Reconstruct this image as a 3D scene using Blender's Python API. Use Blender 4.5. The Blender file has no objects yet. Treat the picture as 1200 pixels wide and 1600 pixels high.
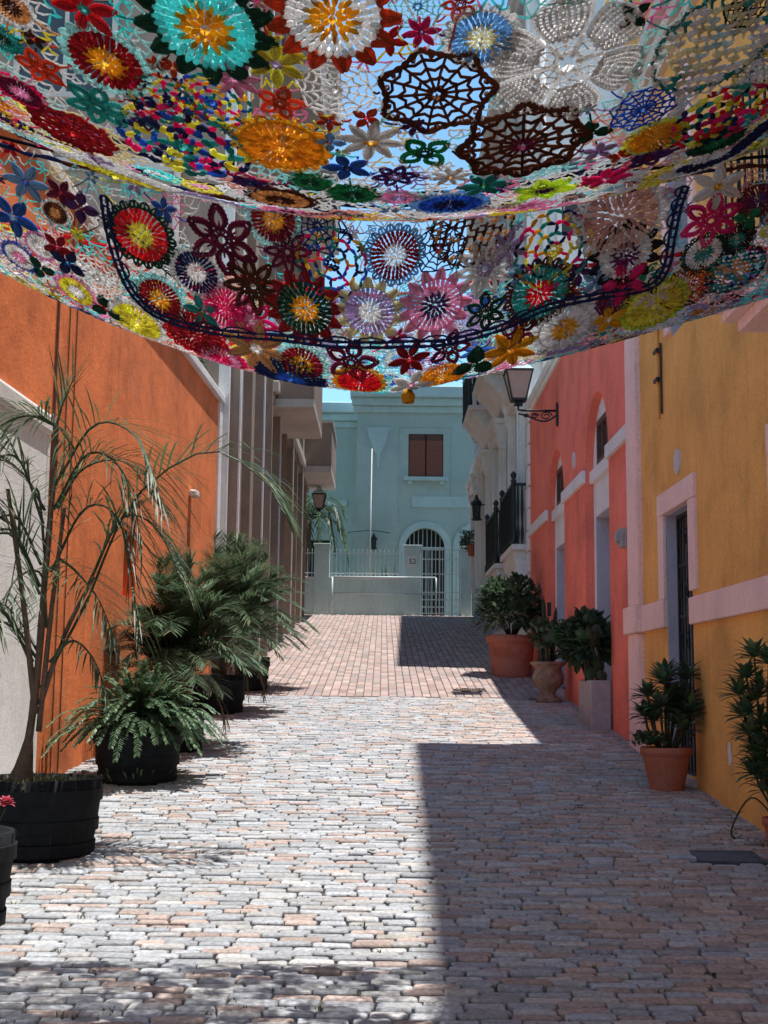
import bpy, bmesh, math, random
import numpy as np
from mathutils import Vector, Matrix

# ------------------------------------------------------------------ camera, sky, sun, exposure
SC = bpy.context.scene
COL = SC.collection
rad = math.radians
cd = bpy.data.cameras.new('camera')
cam = bpy.data.objects.new('camera', cd); COL.objects.link(cam)
cam.matrix_world = Matrix.Translation((0, 0, 1.6)) @ Matrix.Rotation(-0.000075, 4, 'Z') @ Matrix.Rotation(math.pi/2 + 0.135179, 4, 'X') @ Matrix.Rotation(0.010472, 4, 'Z')
cd.sensor_fit = 'VERTICAL'; cd.sensor_height = 36.0; cd.lens = 45.0
cd.clip_start = 0.05; cd.clip_end = 2000
SC.camera = cam
SC.render.resolution_x, SC.render.resolution_y = 768, 1024

SUN_T = 0.16                                   # horizontal run of a shadow per metre of height, sun to the right of the street
sun_el = math.atan(1/SUN_T)
world = bpy.data.worlds.new('World'); SC.world = world; world.use_nodes = True
wn = world.node_tree; bg = wn.nodes['Background']
sky = wn.nodes.new('ShaderNodeTexSky'); sky.sky_type = 'NISHITA'; sky.sun_disc = False
sky.sun_elevation = sun_el; sky.sun_rotation = rad(90); sky.altitude = 0; sky.air_density = 1.0; sky.dust_density = 0.0; sky.ozone_density = 4.0
tint = wn.nodes.new('ShaderNodeMix'); tint.data_type = 'RGBA'; tint.blend_type = 'MULTIPLY'; tint.inputs[0].default_value = 1; tint.inputs[7].default_value = (.79, .97, .92, 1)   # even cyan tint multiplied over the whole sky
wn.links.new(sky.outputs[0], tint.inputs[6]); wn.links.new(tint.outputs[2], bg.inputs[0]); bg.inputs[1].default_value = 0.130
sl = bpy.data.lights.new('sun', 'SUN'); sl.energy = 3.5; sl.angle = rad(0.55); sl.color = (1, .965, .91)
sun = bpy.data.objects.new('sun', sl); COL.objects.link(sun)
sun.rotation_euler = Vector((-SUN_T, 0, -1)).to_track_quat('-Z', 'Y').to_euler()
sun.location = (6, 8, 30)
SC.view_settings.view_transform = 'Standard'; SC.view_settings.look = 'None'
SC.view_settings.gamma = 1; SC.view_settings.exposure = 1.04; SC.view_settings.use_curve_mapping = False
SC.cycles.max_bounces = 8; SC.cycles.diffuse_bounces = 5; SC.cycles.transparent_max_bounces = 8

RNG = random.Random(7)
U = RNG.uniform

def hexc(h):
    return tuple((((int(h[i:i+2], 16)/255 + .055)/1.055)**2.4 if int(h[i:i+2], 16) > 10 else int(h[i:i+2], 16)/255/12.92) for i in (0, 2, 4))

# ------------------------------------------------------------------ materials
MATS = {}
def _mat(name):
    m = bpy.data.materials.new(name); m.use_nodes = True
    nt = m.node_tree; return m, nt, nt.nodes['Principled BSDF'], nt.nodes, nt.links

def _ramp(nt, src, stops):
    r = nt.nodes.new('ShaderNodeValToRGB'); e = r.color_ramp.elements
    while len(e) < len(stops): e.new(0.5)
    for x, (p, c) in zip(e, stops):
        x.position = p; x.color = tuple(c) + (1,) if len(c) == 3 else c
    nt.links.new(src, r.inputs[0]); return r

def _noise(nt, scale, detail=4, rough=.55, vec=None, mapscale=None):
    n = nt.nodes.new('ShaderNodeTexNoise'); n.inputs['Scale'].default_value = scale
    n.inputs['Detail'].default_value = detail; n.inputs['Roughness'].default_value = rough
    g = nt.nodes.new('ShaderNodeNewGeometry')
    v = g.outputs['Position'] if vec is None else vec
    if mapscale:
        mp = nt.nodes.new('ShaderNodeMapping'); mp.inputs['Scale'].default_value = mapscale
        nt.links.new(v, mp.inputs['Vector']); v = mp.outputs[0]
    nt.links.new(v, n.inputs['Vector']); return n

def _mix(nt, fac, a, b, mode='MIX'):
    x = nt.nodes.new('ShaderNodeMix'); x.data_type = 'RGBA'; x.blend_type = mode
    for k, v in ((0, fac), (6, a), (7, b)):
        if hasattr(v, 'default_value') or hasattr(v, 'links'): nt.links.new(v, x.inputs[k])
        elif k == 0: x.inputs[0].default_value = v
        else: x.inputs[k].default_value = tuple(v)[:3] + (1,)
    return x.outputs[2]

def plaster(name, col, var=.16, bump=.35, rough=.88, streak=.25, bscale=60, patch=.16, dirt=(.10, .08, .06)):
    m, nt, b, N, L = _mat(name)
    dark = tuple(c*(1-var*1.6) for c in col); lite = tuple(min(1, c*(1+var)) for c in col)
    n1 = _noise(nt, 1.3, 6, .6)
    r1 = _ramp(nt, n1.outputs[0], [(.3, dark), (.5, col), (.72, lite)])
    n2 = _noise(nt, 3.0, 5, .65, mapscale=(2.2, 2.2, .22))
    r2 = _ramp(nt, n2.outputs[0], [(.52, (0, 0, 0)), (.74, (1, 1, 1))])
    sc = N.new('ShaderNodeMath'); sc.operation = 'MULTIPLY'; sc.inputs[1].default_value = streak
    L.new(r2.outputs[0], sc.inputs[0])
    c = _mix(nt, sc.outputs[0], r1.outputs[0], tuple(x*.45 + y*.25 for x, y in zip(col, dirt)))
    n4 = _noise(nt, 9, 6, .7, mapscale=(3, 3, .30))
    r4 = _ramp(nt, n4.outputs[0], [(.36, (.89, .89, .89)), (.46, (1, 1, 1)), (.60, (1, 1, 1)), (.72, (1.06, 1.06, 1.06))])
    c = _mix(nt, 1.0, c, r4.outputs[0], 'MULTIPLY')
    n6 = _noise(nt, .8, 9, .62)
    r6 = _ramp(nt, n6.outputs[0], [(.575, (0, 0, 0)), (.60, (1, 1, 1))])
    s6 = N.new('ShaderNodeMath'); s6.operation = 'MULTIPLY'; s6.inputs[1].default_value = patch; L.new(r6.outputs[0], s6.inputs[0])
    c = _mix(nt, s6.outputs[0], c, tuple(min(1, x*1.05+.10) for x in col))
    n3 = _noise(nt, 70, 3, .75)
    r3 = _ramp(nt, n3.outputs[0], [(.32, (.80, .80, .80)), (.68, (1.14, 1.14, 1.14))])
    c = _mix(nt, 1.0, c, r3.outputs[0], 'MULTIPLY')
    L.new(c, b.inputs['Base Color']); b.inputs['Roughness'].default_value = rough
    b.inputs['Specular IOR Level'].default_value = .25
    nb = _noise(nt, bscale, 5, .65); nb2 = _noise(nt, 5, 3, .5)
    ad = N.new('ShaderNodeMath'); ad.operation = 'ADD'
    ms = N.new('ShaderNodeMath'); ms.operation = 'MULTIPLY'; ms.inputs[1].default_value = 2.5
    L.new(nb2.outputs[0], ms.inputs[0]); L.new(nb.outputs[0], ad.inputs[0]); L.new(ms.outputs[0], ad.inputs[1])
    bp = N.new('ShaderNodeBump'); bp.inputs['Strength'].default_value = bump; bp.inputs['Distance'].default_value = .006
    L.new(ad.outputs[0], bp.inputs['Height']); L.new(bp.outputs[0], b.inputs['Normal'])
    MATS[name] = m; return m

def plain(name, col, rough=.5, metal=0, var=.2, bump=.15, scale=18, spec=.5):
    m, nt, b, N, L = _mat(name)
    n = _noise(nt, scale, 5, .6)
    r = _ramp(nt, n.outputs[0], [(.3, tuple(c*(1-var) for c in col)), (.7, tuple(min(1, c*(1+var)) for c in col))])
    L.new(r.outputs[0], b.inputs['Base Color']); b.inputs['Roughness'].default_value = rough
    b.inputs['Metallic'].default_value = metal; b.inputs['Specular IOR Level'].default_value = spec
    bp = N.new('ShaderNodeBump'); bp.inputs['Strength'].default_value = bump; bp.inputs['Distance'].default_value = .004
    n2 = _noise(nt, scale*4, 4, .6); L.new(n2.outputs[0], bp.inputs['Height']); L.new(bp.outputs[0], b.inputs['Normal'])
    MATS[name] = m; return m

def colmat(name, rough=.9, transl=0., scale=40, var=.25, bump=.4, dist=.004, spec=.2, fac2=None):
    """base colour from the mesh's own colour attribute (set per brick, yarn or leaf)"""
    m, nt, b, N, L = _mat(name)
    at = N.new('ShaderNodeAttribute'); at.attribute_name = 'Col'
    n = _noise(nt, scale, 5, .62)
    r = _ramp(nt, n.outputs[0], [(.28, (1-var,)*3), (.72, (1+var*.6,)*3)])
    c = _mix(nt, 1.0, at.outputs['Color'], r.outputs[0], 'MULTIPLY')
    if fac2:
        n5 = _noise(nt, fac2[0], 5, .6)
        r5 = _ramp(nt, n5.outputs[0], [(.5, (0, 0, 0)), (.68, (1, 1, 1))])
        q = N.new('ShaderNodeMath'); q.operation = 'MULTIPLY'; q.inputs[1].default_value = fac2[1]
        L.new(r5.outputs[0], q.inputs[0]); c = _mix(nt, q.outputs[0], c, fac2[2])
    L.new(c, b.inputs['Base Color']); b.inputs['Roughness'].default_value = rough
    b.inputs['Specular IOR Level'].default_value = spec
    bp = N.new('ShaderNodeBump'); bp.inputs['Strength'].default_value = bump; bp.inputs['Distance'].default_value = dist
    n2 = _noise(nt, scale*3, 4, .65); L.new(n2.outputs[0], bp.inputs['Height']); L.new(bp.outputs[0], b.inputs['Normal'])
    if transl:
        t = N.new('ShaderNodeBsdfTranslucent'); L.new(c, t.inputs[0])
        mx = N.new('ShaderNodeMixShader'); mx.inputs[0].default_value = transl
        L.new(b.outputs[0], mx.inputs[1]); L.new(t.outputs[0], mx.inputs[2])
        L.new(mx.outputs[0], N['Material Output'].inputs[0])
    MATS[name] = m; return m

plaster('yellow_plaster', (.82, .40, .11), streak=.18)
plaster('pink_trim', (.92, .61, .55), var=.08, streak=.15)
plaster('red_plaster', (.86, .20, .135), streak=.14)
plaster('orange_plaster', (.78, .215, .07), var=.2, streak=.38, bump=.6, bscale=45)
plaster('white_trim', (.76, .73, .70), var=.07, streak=.2)
plaster('niche_white', (.74, .70, .69), var=.07, streak=.15)
plaster('lilac_plaster', (.50, .45, .52), var=.08, streak=.15)
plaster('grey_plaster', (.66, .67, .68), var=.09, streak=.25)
plaster('townhouse_front_shaded', (.46, .50, .52), var=.09, streak=.25)  # blue-grey front, darkened: the street shade is put into its colour
plaster('pale_wall', (.82, .80, .79), var=.08, streak=.2)
plaster('taupe_plaster', (.33, .25, .20), var=.12, streak=.3)
plaster('taupe_light', (.60, .54, .49), var=.1, streak=.25)
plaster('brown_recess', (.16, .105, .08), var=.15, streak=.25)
plaster('teal_plaster', (.45, .575, .535), var=.06, streak=.06)
plaster('teal_trim', (.52, .68, .67), var=.08, streak=.15)
plaster('bluegrey_plaster', (.32, .38, .40), var=.08, streak=.15)
plaster('fence_plaster', (.58, .72, .69), var=.08, streak=.2)
plain('iron', (.018, .022, .024), .45, .3, bump=.2)
plain('green_iron', (.012, .022, .022), .45, .1, bump=.2)
plain('pale_metal', (.55, .62, .62), .5, .1)
plain('dark_void', (.012, .013, .015), .7)
plain('black_barrel', (.010, .012, .015), .75, 0, .35, .5, 14, spec=.15)
plaster('terracotta', (.38, .115, .07), var=.22, streak=.35, patch=.30, bump=.3, dirt=(.5, .45, .4))
plain('urn_clay', (.26, .17, .125), .85, 0, .45, .4, 14, spec=.2)
plain('soil', (.045, .032, .022), .95, 0, .4, .8, 40)
plain('brown_wood', (.105, .045, .032), .6, 0, .25, .3, 20)
plain('shutter_red', (.26, .085, .055), .6, 0, .25, .3, 20)
plain('grey_box', (.36, .32, .33), .85, 0, .15, .3, 12, spec=.2)
plain('frosted_glass', (.42, .33, .30), .25, 0, .08, .02, 8)
plain('window_glass', (.05, .06, .065), .08, 0, .1, .01, 6)
plain('slate_cover', (.07, .085, .10), .7, 0, .25, .4, 20)
plain('rust_grate', (.10, .065, .05), .8, .2, .3, .4, 20)
plain('bark', (.13, .085, .06), .9, 0, .35, .9, 25)
plain('grey_plastic', (.34, .33, .33), .5)
plain('ceramic', (.62, .56, .58), .35, 0, .08, .05)
plain('tile_white', (.66, .68, .66), .35, 0, .08, .05)
plain('ink', (.05, .035, .03), .6)
plain('mortar', (.11, .095, .08), .97, 0, .35, .9, 22, spec=.1)
plain('ground_earth', (.17, .15, .13), .97, 0, .25, .5, 4, spec=.1)
plain('added_roof_grey', (.32, .30, .28), .9, 0, .2, .3, 6)
colmat('cobble', .85, scale=46, var=.42, bump=.8, dist=.006, spec=.2, fac2=(9, .35, (.20, .18, .16)))
colmat('paver', .86, scale=30, var=.25, bump=.5, dist=.004, spec=.2)
colmat('yarn', 1.0, transl=.5, scale=230, var=.42, bump=1.0, dist=.004, spec=.0)
colmat('leaf', .45, transl=.34, scale=25, var=.25, bump=.1, spec=.4)

# ------------------------------------------------------------------ mesh builder
class MB:
    def __init__(s): s.v = []; s.f = []; s.c = []; s.usecol = False
    def add(s, vs, fs, col=None):
        o = len(s.v); s.v.extend([tuple(p) for p in vs]); s.f.extend([tuple(i+o for i in f) for f in fs])
        if col is not None: s.usecol = True
        cc = tuple(col or (.5, .5, .5)); s.c.extend([cc]*len(vs)); return s
    def box(s, a, b, col=None):
        (x0, y0, z0), (x1, y1, z1) = a, b
        x0, x1 = min(x0, x1), max(x0, x1); y0, y1 = min(y0, y1), max(y0, y1); z0, z1 = min(z0, z1), max(z0, z1)
        return s.add([(x0, y0, z0), (x1, y0, z0), (x1, y1, z0), (x0, y1, z0), (x0, y0, z1), (x1, y0, z1), (x1, y1, z1), (x0, y1, z1)],
                     [(0, 3, 2, 1), (4, 5, 6, 7), (0, 1, 5, 4), (1, 2, 6, 5), (2, 3, 7, 6), (3, 0, 4, 7)], col)
    def quad(s, *p, col=None): return s.add(p, [tuple(range(len(p)))], col)
    def tube(s, pts, r, n=6, col=None, cap=True):
        pts = [Vector(p) for p in pts]; K = len(pts)
        rr = r if isinstance(r, (list, tuple)) else [r]*K
        vs, fs = [], []
        up = Vector((0, 0, 1))
        for i, p in enumerate(pts):
            t = (pts[min(i+1, K-1)] - pts[max(i-1, 0)]).normalized()
            ref = up if abs(t.z) < .95 else Vector((1, 0, 0))
            a = t.cross(ref).normalized(); b = a.cross(t)
            for k in range(n):
                an = 2*math.pi*k/n; vs.append(p + (a*math.cos(an) + b*math.sin(an))*rr[i])
        for i in range(K-1):
            for k in range(n):
                k2 = (k+1) % n; fs.append((i*n+k, i*n+k2, (i+1)*n+k2, (i+1)*n+k))
        if cap: fs.append(tuple(range(n-1, -1, -1))); fs.append(tuple((K-1)*n+k for k in range(n)))
        return s.add(vs, fs, col)
    def lathe(s, cx, cy, prof, n=28, col=None, wob=0.):
        vs, fs = [], []
        for (r, z) in prof:
            for k in range(n):
                an = 2*math.pi*k/n; q = r*(1 + wob*math.sin(an*3+z*9))
                vs.append((cx + q*math.cos(an), cy + q*math.sin(an), z))
        for i in range(len(prof)-1):
            for k in range(n):
                k2 = (k+1) % n; fs.append((i*n+k, i*n+k2, (i+1)*n+k2, (i+1)*n+k))
        fs.append(tuple(range(n-1, -1, -1))); fs.append(tuple((len(prof)-1)*n+k for k in range(n)))
        return s.add(vs, fs, col)

ORG = {}
def thing(name, label, cat, loc=(0, 0, 0), group=None):
    o = bpy.data.objects.new(name, None); COL.objects.link(o); o.location = loc; o.empty_display_size = .1
    o['label'] = label; o['category'] = cat
    if group: o['group'] = group
    ORG[o] = Vector(loc); return o
def tag(o, label, cat, group=None):
    o['label'] = label; o['category'] = cat
    if group: o['group'] = group
    return o
def build(name, mb, mat, parent=None, smooth=False, bevel=0, kind=None, label=None, loc=None):
    me = bpy.data.meshes.new(name)
    org = ORG.get(parent, Vector((0, 0, 0))) if parent else Vector(loc or (0, 0, 0))
    if org.length > 0:
        ox, oy, oz = org; vv = [(x-ox, y-oy, z-oz) for x, y, z in mb.v]
    else: vv = mb.v
    me.from_pydata(vv, [], mb.f)
    if mb.usecol:
        a = me.color_attributes.new('Col', 'FLOAT_COLOR', 'POINT')
        a.data.foreach_set('color', np.hstack([np.array(mb.c, dtype=np.float32), np.ones((len(mb.c), 1), np.float32)]).ravel())
    me.materials.append(MATS[mat])
    if smooth: me.polygons.foreach_set('use_smooth', [True]*len(me.polygons))
    me.update()
    o = bpy.data.objects.new(name, me); COL.objects.link(o)
    if parent: o.parent = parent; ORG[o] = org
    else: o.location = org; ORG[o] = org
    if bevel:
        b = o.modifiers.new('bevel', 'BEVEL'); b.width = bevel; b.segments = 2; b.limit_method = 'ANGLE'
    if kind: o['kind'] = kind
    if label: o['label'] = label
    return o

class Frame:
    """wall frame: u along the wall, v up, n out of the wall"""
    def __init__(s, o, u, n): s.o = Vector(o); s.u = Vector(u).normalized(); s.n = Vector(n).normalized()
    def p(s, u, v, n=0): return tuple(s.o + s.u*u + s.n*n + Vector((0, 0, v)))
    def box(s, mb, u0, u1, v0, v1, n0, n1, col=None):
        P = [s.p(u0, v0, n0), s.p(u1, v0, n0), s.p(u1, v0, n1), s.p(u0, v0, n1), s.p(u0, v1, n0), s.p(u1, v1, n0), s.p(u1, v1, n1), s.p(u0, v1, n1)]
        mb.add(P, [(0, 3, 2, 1), (4, 5, 6, 7), (0, 1, 5, 4), (1, 2, 6, 5), (2, 3, 7, 6), (3, 0, 4, 7)], col); return mb
    def wall(s, mb, u0, u1, v0, v1, rects=(), arches=(), depth=.3, n=0., body=4.0):
        """front face with openings, their reveals, and a body behind. arch = (ua, ub, vbottom, vspring)"""
        holes = list(rects) + [(a, b, vb, vs + (b-a)/2) for a, b, vb, vs in arches]
        us = sorted({u0, u1} | {h[0] for h in holes} | {h[1] for h in holes})
        vs_ = sorted({v0, v1} | {min(max(h[2], v0), v1) for h in holes} | {h[3] for h in holes})
        for i in range(len(us)-1):
            for j in range(len(vs_)-1):
                uc, vc = (us[i]+us[i+1])/2, (vs_[j]+vs_[j+1])/2
                if any(h[0] < uc < h[1] and h[2] < vc < h[3] for h in holes): continue
                mb.quad(s.p(us[i], vs_[j], n), s.p(us[i+1], vs_[j], n), s.p(us[i+1], vs_[j+1], n), s.p(us[i], vs_[j+1], n))
        for a, b, c, d in rects:
            lo = max(c, v0)
            mb.quad(s.p(a, lo, n), s.p(a, d, n), s.p(a, d, n-depth), s.p(a, lo, n-depth))
            mb.quad(s.p(b, lo, n), s.p(b, d, n), s.p(b, d, n-depth), s.p(b, lo, n-depth))
            mb.quad(s.p(a, d, n), s.p(b, d, n), s.p(b, d, n-depth), s.p(a, d, n-depth))
            if c > v0: mb.quad(s.p(a, c, n), s.p(b, c, n), s.p(b, c, n-depth), s.p(a, c, n-depth))
        for a, b, vb, vsp in arches:
            r = (b-a)/2; m = (a+b)/2; M = 20; lo = max(vb, v0)
            arc = [(m - r*math.cos(math.pi*k/M), vsp + r*math.sin(math.pi*k/M)) for k in range(M+1)]
            for k in range(M):
                (x0, z0), (x1, z1) = arc[k], arc[k+1]
                mb.quad(s.p(x0, z0, n), s.p(x1, z1, n), s.p(x1, vsp+r, n), s.p(x0, vsp+r, n))
                mb.quad(s.p(x0, z0, n), s.p(x1, z1, n), s.p(x1, z1, n-depth), s.p(x0, z0, n-depth))
            for e in (a, b): mb.quad(s.p(e, lo, n), s.p(e, vsp, n), s.p(e, vsp, n-depth), s.p(e, lo, n-depth))
        if body:
            for e in (u0, u1): mb.quad(s.p(e, v0, n), s.p(e, v1, n), s.p(e, v1, n-body), s.p(e, v0, n-body))
            mb.quad(s.p(u0, v1, n), s.p(u1, v1, n), s.p(u1, v1, n-body), s.p(u0, v1, n-body))
            mb.quad(s.p(u0, v0, n-body), s.p(u1, v0, n-body), s.p(u1, v1, n-body), s.p(u0, v1, n-body))
        return mb

def gz(Y):
    return .086*Y if Y < 17 else 1.462 + .1158*(Y-17) if Y < 34.6 else 3.50 + .004*(Y-34.6)

# ------------------------------------------------------------------ ground, street, cobbles, pavers
def strip(mb, x0, x1, ys, dz, col=None):
    for a, b in zip(ys[:-1], ys[1:]):
        mb.quad((x0, a, gz(a)+dz), (x1, a, gz(a)+dz), (x1, b, gz(b)+dz), (x0, b, gz(b)+dz), col=col)
mb = MB(); strip(mb, -150, 150, [-60, 0, 17, 34.6, 250], -.08)
build('ground', mb, 'ground_earth', kind='structure')
mb = MB(); strip(mb, -3.3, 3.0, [-8, 0, 5, 10, 17, 22, 28, 34.6], -.026)
street = build('street', mb, 'mortar', kind='structure')

def brick_mesh(cx, cy, w, d, col, mb, h=.0, dome=.0012, rnd=.009, jit=.005, slope=None):
    hw, hd = w/2, d/2; r = min(rnd, hd*.55)
    out = [(-hw+r, -hd), (hw-r, -hd), (hw, -hd+r), (hw, hd-r), (hw-r, hd), (-hw+r, hd), (-hw, hd-r), (-hw, -hd+r)]
    out = [(x+U(-jit, jit), y+U(-jit, jit)) for x, y in out]
    tx, ty = U(-.02, .02), U(-.035, .035)
    vs = []
    for s, dz in ((1.0, -.05), (1.0, -.008), (.975, -.0025), (.93, 0)):
        for x, y in out:
            ix = x - math.copysign(min(abs(x), (1-s)*.11), x); iy = y - math.copysign(min(abs(y), (1-s)*.11), y)
            vs.append((cx+ix, cy+iy, gz(cy+iy) + h + dz + (tx*ix + ty*iy if dz > -.02 else 0)))
    vs.append((cx + U(-.02, .02), cy, gz(cy) + h + dome + U(-.001, .002)))
    fs = []
    for k in range(3):
        for i in range(8):
            j = (i+1) % 8; fs.append((k*8+i, k*8+j, (k+1)*8+j, (k+1)*8+i))
    for i in range(8): fs.append((24+i, 24+(i+1) % 8, 32))
    mb.add(vs, fs, col)

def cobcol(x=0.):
    k = min(.999, U(0, 1) + max(-.16, min(.42, (x-.35)*.32))); s = U(.80, 1.22)  # random stone tones, shifted browner rightward to put warm shade into the colour
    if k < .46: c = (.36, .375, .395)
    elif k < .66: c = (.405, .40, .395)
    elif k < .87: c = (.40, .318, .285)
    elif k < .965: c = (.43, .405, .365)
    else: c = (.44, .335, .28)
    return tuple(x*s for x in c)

cob_rest = MB(); singles = 0
y = 1.2; row = 0; cob_y_end = 17.03
plates = [(1.80, 2.19, 7.40, 7.72), (1.90, 2.14, 16.78, 17.1)]
cand = []
while y < cob_y_end - .05:
    d = U(.054, .065); x = -3.05 + U(-.2, 0); yc = y + d/2
    wv = U(-.006, .006)
    while x < 2.55:
        w = U(.125, .195); gap = U(.004, .012)
        if not any(p[0]-.02 < x+w/2 < p[1]+.02 and p[2] < yc < p[3] for p in plates):
            cand.append((x+w/2, yc + wv + U(-.004, .004), w, d))
        x += w + gap
    y += d + U(.003, .008); row += 1
for (cx, cy, w, d) in cand:
    near = 4.70 < cy < 6.75 and abs(cx) < .305*cy + .02
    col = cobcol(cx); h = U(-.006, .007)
    if near and singles < 300:
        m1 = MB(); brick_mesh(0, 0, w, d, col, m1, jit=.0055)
        v0 = gz(cy); m1.v = [(a, b, c - gz(b) + .086*b) for a, b, c in m1.v]
        o = build('brick', m1, 'cobble'); o.location = (cx, cy, v0+h); o.parent = street; singles += 1
    else:
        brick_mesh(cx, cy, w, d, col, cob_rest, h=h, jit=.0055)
build('cobbles', cob_rest, 'cobble', street, kind='stuff')

pav = MB(); npav = 0
def paver(mb, cx, cy, w, d, col, h):
    hw, hd, b = w/2, d/2, .007
    vs = []
    for s, dz in ((0, -.04), (0, -.006), (b, 0)):
        for sx, sy in ((-1, -1), (1, -1), (1, 1), (-1, 1)):
            X, Y = cx+sx*(hw-s), cy+sy*(hd-s); vs.append((X, Y, gz(Y)+dz+h))
    fs = [(k*4+i, k*4+(i+1) % 4, (k+1)*4+(i+1) % 4, (k+1)*4+i) for k in range(2) for i in range(4)] + [(8, 9, 10, 11)]
    mb.add(vs, fs, col)
ci = 0; x = -2.6
gr = (1.02, 1.39, 17.73, 18.05)
while x < 2.5:
    w = .112; y = 17.06 + (.115 if ci % 2 else 0)
    if ci % 2: paver(pav, x+w/2, 17.06+.0525, w-.008, .100, (.36, .26, .23), 0)
    while y < 34.45:
        d = .225; s = U(.78, 1.2); k = U(0, 1)
        c = (.35, .26, .235) if k < .6 else (.31, .26, .245) if k < .85 else (.38, .30, .26)
        c = tuple(q*s for q in c)
        cx, cy = x+w/2, y+d/2
        if not (gr[0] < cx < gr[1] and gr[2] < cy < gr[3]):
            if cy < 19.4 and abs(cx-.25) < 1.35 and npav < 300:
                m1 = MB(); paver(m1, 0, 0, w-.008, d-.008, c, 0); zz = gz(cy)
                m1.v = [(a, b, e - gz(b) + .1158*b) for a, b, e in m1.v]
                o = build('paver', m1, 'paver'); o.location = (cx, cy, zz+U(-.003, .003)); o.parent = street; npav += 1
            else: paver(pav, cx, cy, w-.008, d-.008, c, U(-.003, .003))
        y += d
    x += w; ci += 1
build('pavers', pav, 'paver', street, kind='stuff')

# covers and drains in the paving
def cover(name, label, x0, x1, y0, y1, mat, grate=False):
    zc = gz((y0+y1)/2); t = thing(name, label, 'drain cover' if grate else 'cover', ((x0+x1)/2, (y0+y1)/2, zc-.04), 'covers and drains set in the street')
    s = .086 if y0 < 17 else .1158
    def bx(mb, a, b, c, d, e, f):
        P = [(X, Y, gz(Y)+Z) for Z in (e, f) for X, Y in ((a, c), (b, c), (b, d), (a, d))]
        mb.add(P, [(0, 3, 2, 1), (4, 5, 6, 7), (0, 1, 5, 4), (1, 2, 6, 5), (2, 3, 7, 6), (3, 0, 4, 7)])
    m = MB(); bx(m, x0, x1, y0, y0+.02, -.04, .004); bx(m, x0, x1, y1-.02, y1, -.04, .004); bx(m, x0, x0+.02, y0+.021, y1-.021, -.04, .004); bx(m, x1-.02, x1, y0+.021, y1-.021, -.04, .004)
    build('frame', m, mat, t)
    if grate:
        n = 9
        for i in range(n):
            m = MB(); a = x0+.024+(x1-x0-.048)*i/n; bx(m, a, a+(x1-x0-.048)/n*.6, y0+.022, y1-.022, -.03, .002); build('bar', m, mat, t)
        m = MB(); bx(m, x0+.02, x1-.02, y0+.02, y1-.02, -.04, -.035); build('pit', m, 'dark_void', t)
    else:
        m = MB(); bx(m, x0+.024, x1-.024, y0+.024, y1-.024, -.04, .001); build('lid', m, mat, t, bevel=.004)
cover('utility_cover', 'blue-grey slab cover set in the cobbles beside the yellow wall', 1.81, 2.18, 7.42, 7.70, 'slate_cover')
cover('utility_cover', 'small dark cover in the cobbles in front of the clay urn', 1.91, 2.13, 16.80, 17.02, 'slate_cover')
cover('drain_grate', 'rusty slotted drain grate in the sunlit brick paving', 1.03, 1.38, 17.75, 18.03, 'rust_grate', True)

# ------------------------------------------------------------------ yellow building
XR = 2.42
FR = Frame((XR, 0, 0), (0, 1, 0), (-1, 0, 0))
yb = thing('yellow_building', 'ochre yellow plastered building with pink trim and dark grille door', 'building', (XR+2, 3, gz(3)-.3))
Y0, Y1, YT = -4.5, 12.38, 13.7
door = (10.0, 10.9, gz(10)+.05, 3.08); win = (6.55, 7.72, 2.34, 3.06); updoor = (9.78, 10.55, 4.55, 6.45); updoor2 = (4.9, 5.9, 3.85, 6.3)
m = MB(); FR.wall(m, Y0, Y1, -1, YT, rects=[door, win, updoor, updoor2], depth=.34, body=5); build('wall', m, 'yellow_plaster', yb)
def trimbox(parent, fr, u0, u1, v0, v1, n0, n1, name, mat, bevel=.008):
    q = MB(); fr.box(q, u0, u1, v0, v1, n0, n1); return build(name, q, mat, parent, bevel=bevel)
def lining(parent, fr, r, n0, depth, mat, name='reveal'):
    a, b, c, d = r; q = MB(); e = .012
    fr.box(q, b-e, b-.001, c, d-e, n0-depth, n0-.003); fr.box(q, a+.001, a+e, c, d-e, n0-depth, n0-.003); fr.box(q, a+.001, b-.001, d-e, d-.001, n0-depth, n0-.003)
    return build(name, q, mat, parent)
# pink belt, pilaster, surrounds
trimbox(yb, FR, Y0, 9.999, 2.10, 2.31, -.02, .035, 'belt_course', 'pink_trim')
trimbox(yb, FR, 10.901, 11.87, 2.12, 2.36, -.02, .035, 'belt_course', 'pink_trim')
trimbox(yb, FR, 11.88, 12.36, .5, 2.11, -.02, .06, 'pilaster_base', 'pink_trim')
trimbox(yb, FR, 11.84, 12.40, 2.112, 2.37, -.02, .10, 'pilaster_band', 'pink_trim', .015)
trimbox(yb, FR, 11.88, 12.36, 2.372, 7.2, -.02, .055, 'pilaster', 'pink_trim')
def surround(parent, fr, r, w, n, mat, vb, top=True):
    a, b, c, d = r
    trimbox(parent, fr, a-w, a, vb, d, -.02, n, 'jamb_trim', mat); trimbox(parent, fr, b, b+w, vb, d, -.02, n, 'jamb_trim', mat)
    trimbox(parent, fr, a-w, b+w, d+.001, d+.19, -.02, n+.004, 'lintel_trim', mat)
surround(yb, FR, door, .20, .03, 'pink_trim', 2.362)
surround(yb, FR, win, .17, .03, 'pink_trim', 2.313)
surround(yb, FR, updoor, .17, .03, 'pink_trim', 4.6)
lining(yb, FR, door, 0, .20, 'lilac_plaster'); lining(yb, FR, updoor, 0, .335, 'lilac_plaster'); lining(yb, FR, win, 0, .335, 'lilac_plaster')
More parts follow.
